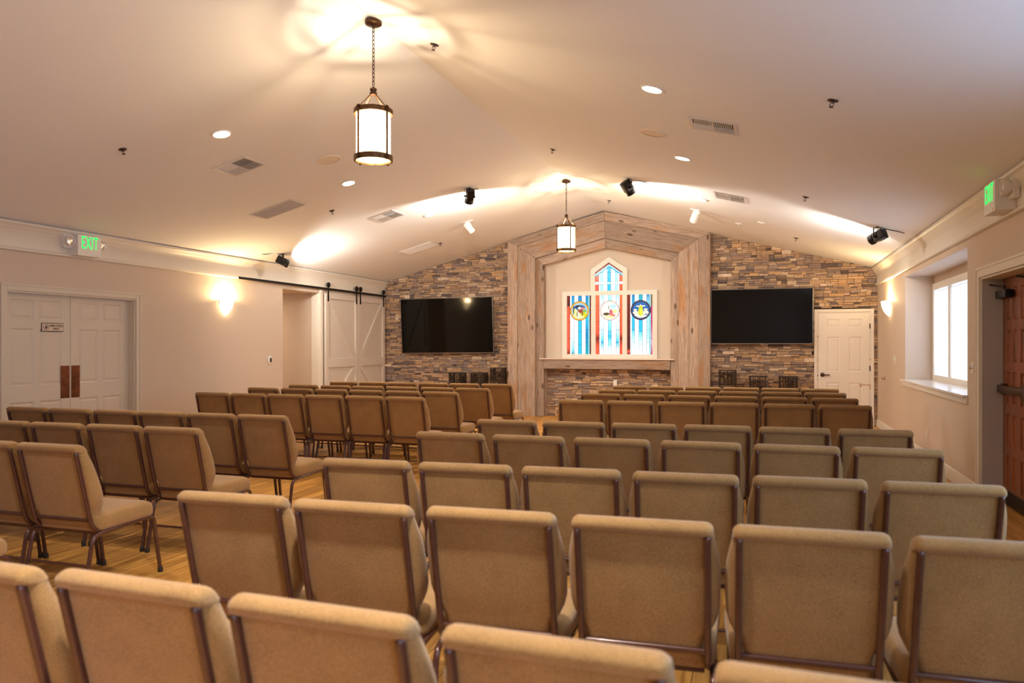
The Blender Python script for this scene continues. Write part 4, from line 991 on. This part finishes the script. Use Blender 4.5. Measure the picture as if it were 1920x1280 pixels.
def seat_mb():
    mb = MB(); y0, y1 = -.172, .268
    L = [(.374, .955, .045), (.380, .985, .05), (.395, 1.0, .055), (.425, 1.0, .055), (.448, .992, .06), (.462, .965, .07), (.470, .90, .08), (.474, .75, .08), (.476, .45, .06), (.4765, .12, .02)]
    loops = []
    for z, sc, r in L:
        yc, hy = (y0 + y1) / 2, (y1 - y0) / 2
        l = rrect(.25 * sc, yc - hy * sc, yc + hy * sc, r, z, 5)
        # slopes down a little to the rear, waterfall front
        l = [(x * (1 - .10 * max(0., min(1., (.0 - y) / .17)) ** 1.6), y, zz + (y - .05) * .03 - ((max(0, y - .16) ** 2) * 1.2 if zz > .43 else 0)) for x, y, zz in l]
        loops.append(l)
    return mb.ring(loops)
def smooth_path(P, n): return [catmull(P, i / n) for i in range(n + 1)]
CM = {}
def chair_meshes():
    CM['backrest'] = back_mb().mesh('backrest', 'fabric', 50)
    CM['seat'] = seat_mb().mesh('seat', 'fabric', 60)
    for s, nm in ((-1, 'L'), (1, 'R')):
        x = s * .211
        # back post: upright tube on the rear of the back, curving forward under the seat
        P = [(x, yrear(.842) - .007, .838), (x, yrear(.75) - .008, .75), (x, yrear(.60) - .009, .60), (x, yrear(.46) - .008, .46), (x, yrear(.41) - .001, .405), (x, yrear(.38) + .024, .374), (x * 1.03, yrear(.37) + .07, .358), (x * 1.05, -.04, .356)]
        CM['post' + nm] = MB().tube([(x, yrear(.85) - .006, .8475), (x, yrear(.85) - .006, .8465), (x, yrear(.85) - .0065, .8440)] + smooth_path(P, 26), [.003, .0075, .0115] + [.0140] * 27, 12, sq=(1.0, .82)).mesh('back_post', 'frame', 60)
        xr = s * .228
        rail = [(xr, .215, .372), (xr, .12, .368), (xr, .0, .362), (xr, -.10, .357), (xr, -.15, .352)]
        CM['rail' + nm] = MB().tube(smooth_path(rail, 10), .0125, 10).mesh('seat_rail', 'frame', 60)
        Fp = [(xr, .215, .372), (xr, .248, .362), (xr + s * .001, .266, .335), (xr, .278, .26), (xr + s * .002, .300, .12), (xr + s * .003, .318, .006)]
        CM['fleg' + nm] = MB().tube(smooth_path(Fp, 16), .0125, 10).mesh('leg', 'frame', 60)
        Rp = [(xr, -.15, .352), (xr, -.182, .343), (xr, -.202, .315), (xr, -.215, .25), (xr + s * .002, -.240, .12), (xr + s * .003, -.262, .006)]
        CM['rleg' + nm] = MB().tube(smooth_path(Rp, 16), .0125, 10).mesh('leg', 'frame', 60)
        for k, q in (('ff', (xr + s * .003, .318)), ('rf', (xr + s * .003, -.262))):
            CM[k + nm] = MB().lathe([(0, 0), (.016, 0), (.0165, .004), (.0155, .03), (.0135, .034), (0, .034)], 12, (q[0], q[1], 0)).mesh('foot_cap', 'foot', 40)
    CM['back_rail'] = MB().tube([(-.205, yrear(.437) - .005, .437), (.205, yrear(.437) - .005, .437)], .0105, 10, sq=(.8, 1.)).mesh('back_rail', 'frame', 60)
    CM['stretcher'] = MB().tube([(-.224, -.232, .185), (.224, -.232, .185)], .008, 8).mesh('stretcher', 'frame', 60)
    CM['pan'] = MB().box(-.20, .20, -.15, .21, .345, .366, .004).mesh('seat_pan', 'frame')
chair_meshes()
def P_(me, name, par):
    o = bpy.data.objects.new(name, me); COL.objects.link(o); o.parent = par; return o
def make_chair():
    t = thing('upholstered_chair', '', 'chair')
    P_(CM['backrest'], 'backrest', t); P_(CM['seat'], 'seat', t)
    for nm in 'LR':
        P_(CM['post' + nm], 'back_post', t); P_(CM['rail' + nm], 'seat_rail', t)
        a = P_(CM['fleg' + nm], 'leg', t); P_(CM['ff' + nm], 'foot_cap', a); b = P_(CM['rleg' + nm], 'leg', t); P_(CM['rf' + nm], 'foot_cap', b)
    P_(CM['back_rail'], 'back_rail', t); P_(CM['stretcher'], 'stretcher', t); P_(CM['pan'], 'seat_pan', t)
    return t
ORD = ['zeroth', 'first', 'second', 'third', 'fourth', 'fifth', 'sixth']
# rows: (block, name phrase, left edge x, y, right edge x, y, count)   y = top rear of the back
ROWS = [
 ('right', 'nearest row', -2.275, 1.435, .95, 1.355, 6), ('right', 'second nearest row', -2.19, 2.345, .91, 2.52, 6), ('right', 'third nearest row', -2.13, 3.26, .955, 3.49, 6),
 ('right', 'fourth nearest row', -2.19, 4.46, .96, 4.57, 6), ('right', 'fifth nearest row', -2.10, 5.35, .965, 5.54, 6),
 ('right', 'fourth row from the stone', -2.03, 7.49, .975, 7.68, 6), ('right', 'third row from the stone', -2.05, 8.57, .96, 8.62, 6), ('right', 'second row from the stone', -2.00, 9.38, .93, 9.58, 6), ('right', 'row closest to the stone', -1.98, 10.25, .92, 10.42, 6),
 ('left', 'nearest row', -6.72, 2.28, -3.66, 2.28, 6), ('left', 'second nearest row', -6.70, 3.20, -3.64, 3.25, 6), ('left', 'third nearest row', -6.68, 4.10, -3.61, 4.16, 6), ('left', 'fourth nearest row', -6.60, 5.08, -3.60, 5.12, 6),
 ('left', 'fourth row from the stone', -6.44, 7.30, -3.44, 7.36, 6), ('left', 'third row from the stone', -6.50, 8.34, -3.43, 8.28, 6), ('left', 'second row from the stone', -6.40, 9.10, -3.34, 9.12, 6), ('left', 'row closest to the stone', -6.37, 10.13, -3.40, 10.17, 6)]
proto = None
for blk, ph, x0, y0, x1, y1, n in ROWS:
    u = Vector((x1 - x0, y1 - y0)).normalized(); ang = math.atan2(u.y, u.x)
    for k in range(n):
        if blk == 'left' and ph == 'nearest row' and k < 4: continue
        f_ = (k + .5) / n
        if proto is None: proto = c = make_chair()
        else: c = copy_tree(proto)
        jx, jy, ja = random.uniform(-.002, .002), random.uniform(-.012, .012), random.uniform(-.006, .006)
        a = ang + ja
        cx, cy = x0 + (x1 - x0) * f_ + jx, y0 + (y1 - y0) * f_ + jy
        c.location = (cx - .31 * math.sin(a), cy + .31 * math.cos(a), 0); c.rotation_euler = (0, 0, a)
        ais = (k + 1) if blk == 'right' else (n - k)
        c['label'] = f'tan padded chair, {ORD[ais]} from the aisle in the {ph}, {blk} block'
        c['group'] = f'tan chairs, {ph}, {blk} block'

# ------------------------------------------------------------------ light
w = bpy.data.worlds.new('World'); S.world = w; w.use_nodes = True
bg = w.node_tree.nodes['Background']; bg.inputs[0].default_value = (.80, .88, 1., 1); bg.inputs[1].default_value = .95
# daylight through the niche window and the unseen near windows, the longer one added
def win_light(name, loc, rot, sx, sy, watt, col=(.60, .76, 1.)):
    return light(name, 'AREA', loc, watt, col, sx, rot, size_y=sy)
win_light('niche_daylight', (NX + .16, (WY0 + WY1) / 2, (WZ0 + WZ1) / 2), (0, PI / 2, 0), WZ1 - WZ0, WY1 - WY0, 24)
win_light('near_side_daylight', (XR + .12, -1.4, 1.5), (0, PI / 2, 0), 1.7, 2.6, 60, (.40, .64, 1.))
win_light('near_side_daylight', (XR + .12, 2.7, 1.68), (0, PI / 2, 0), 1.4, 3.5, 45, (.40, .64, 1.))
light('hall_area_light', 'AREA', (XL - 1.7, 11.6, HOZ - .02), 14, (1., .78, .52), .3, (0, 0, 0), size_y=.3)  # area light just under the hall ceiling, no fixture modelled

# ------------------------------------------------------------------ camera
cam = bpy.data.cameras.new('Camera'); co = bpy.data.objects.new('Camera', cam); COL.objects.link(co)
co.location = (0, 0, CAMH); co.rotation_euler = (PI / 2, 0, YAW)
cam.sensor_width = 36; cam.lens = F_PX / 1920 * 36; cam.shift_y = (V0 - 640) / 1920
cam.clip_start = .05; cam.clip_end = 100
cam.dof.use_dof = True; cam.dof.focus_distance = 10.5; cam.dof.aperture_fstop = 2.8
S.camera = co
S.view_settings.view_transform = 'Standard'; S.view_settings.look = 'None'; S.view_settings.gamma = 1; S.view_settings.exposure = 0.62
S.cycles.use_denoising = True
S.cycles.max_bounces = 10; S.cycles.diffuse_bounces = 6; S.cycles.transparent_max_bounces = 12
S.cycles.sample_clamp_indirect = 6.
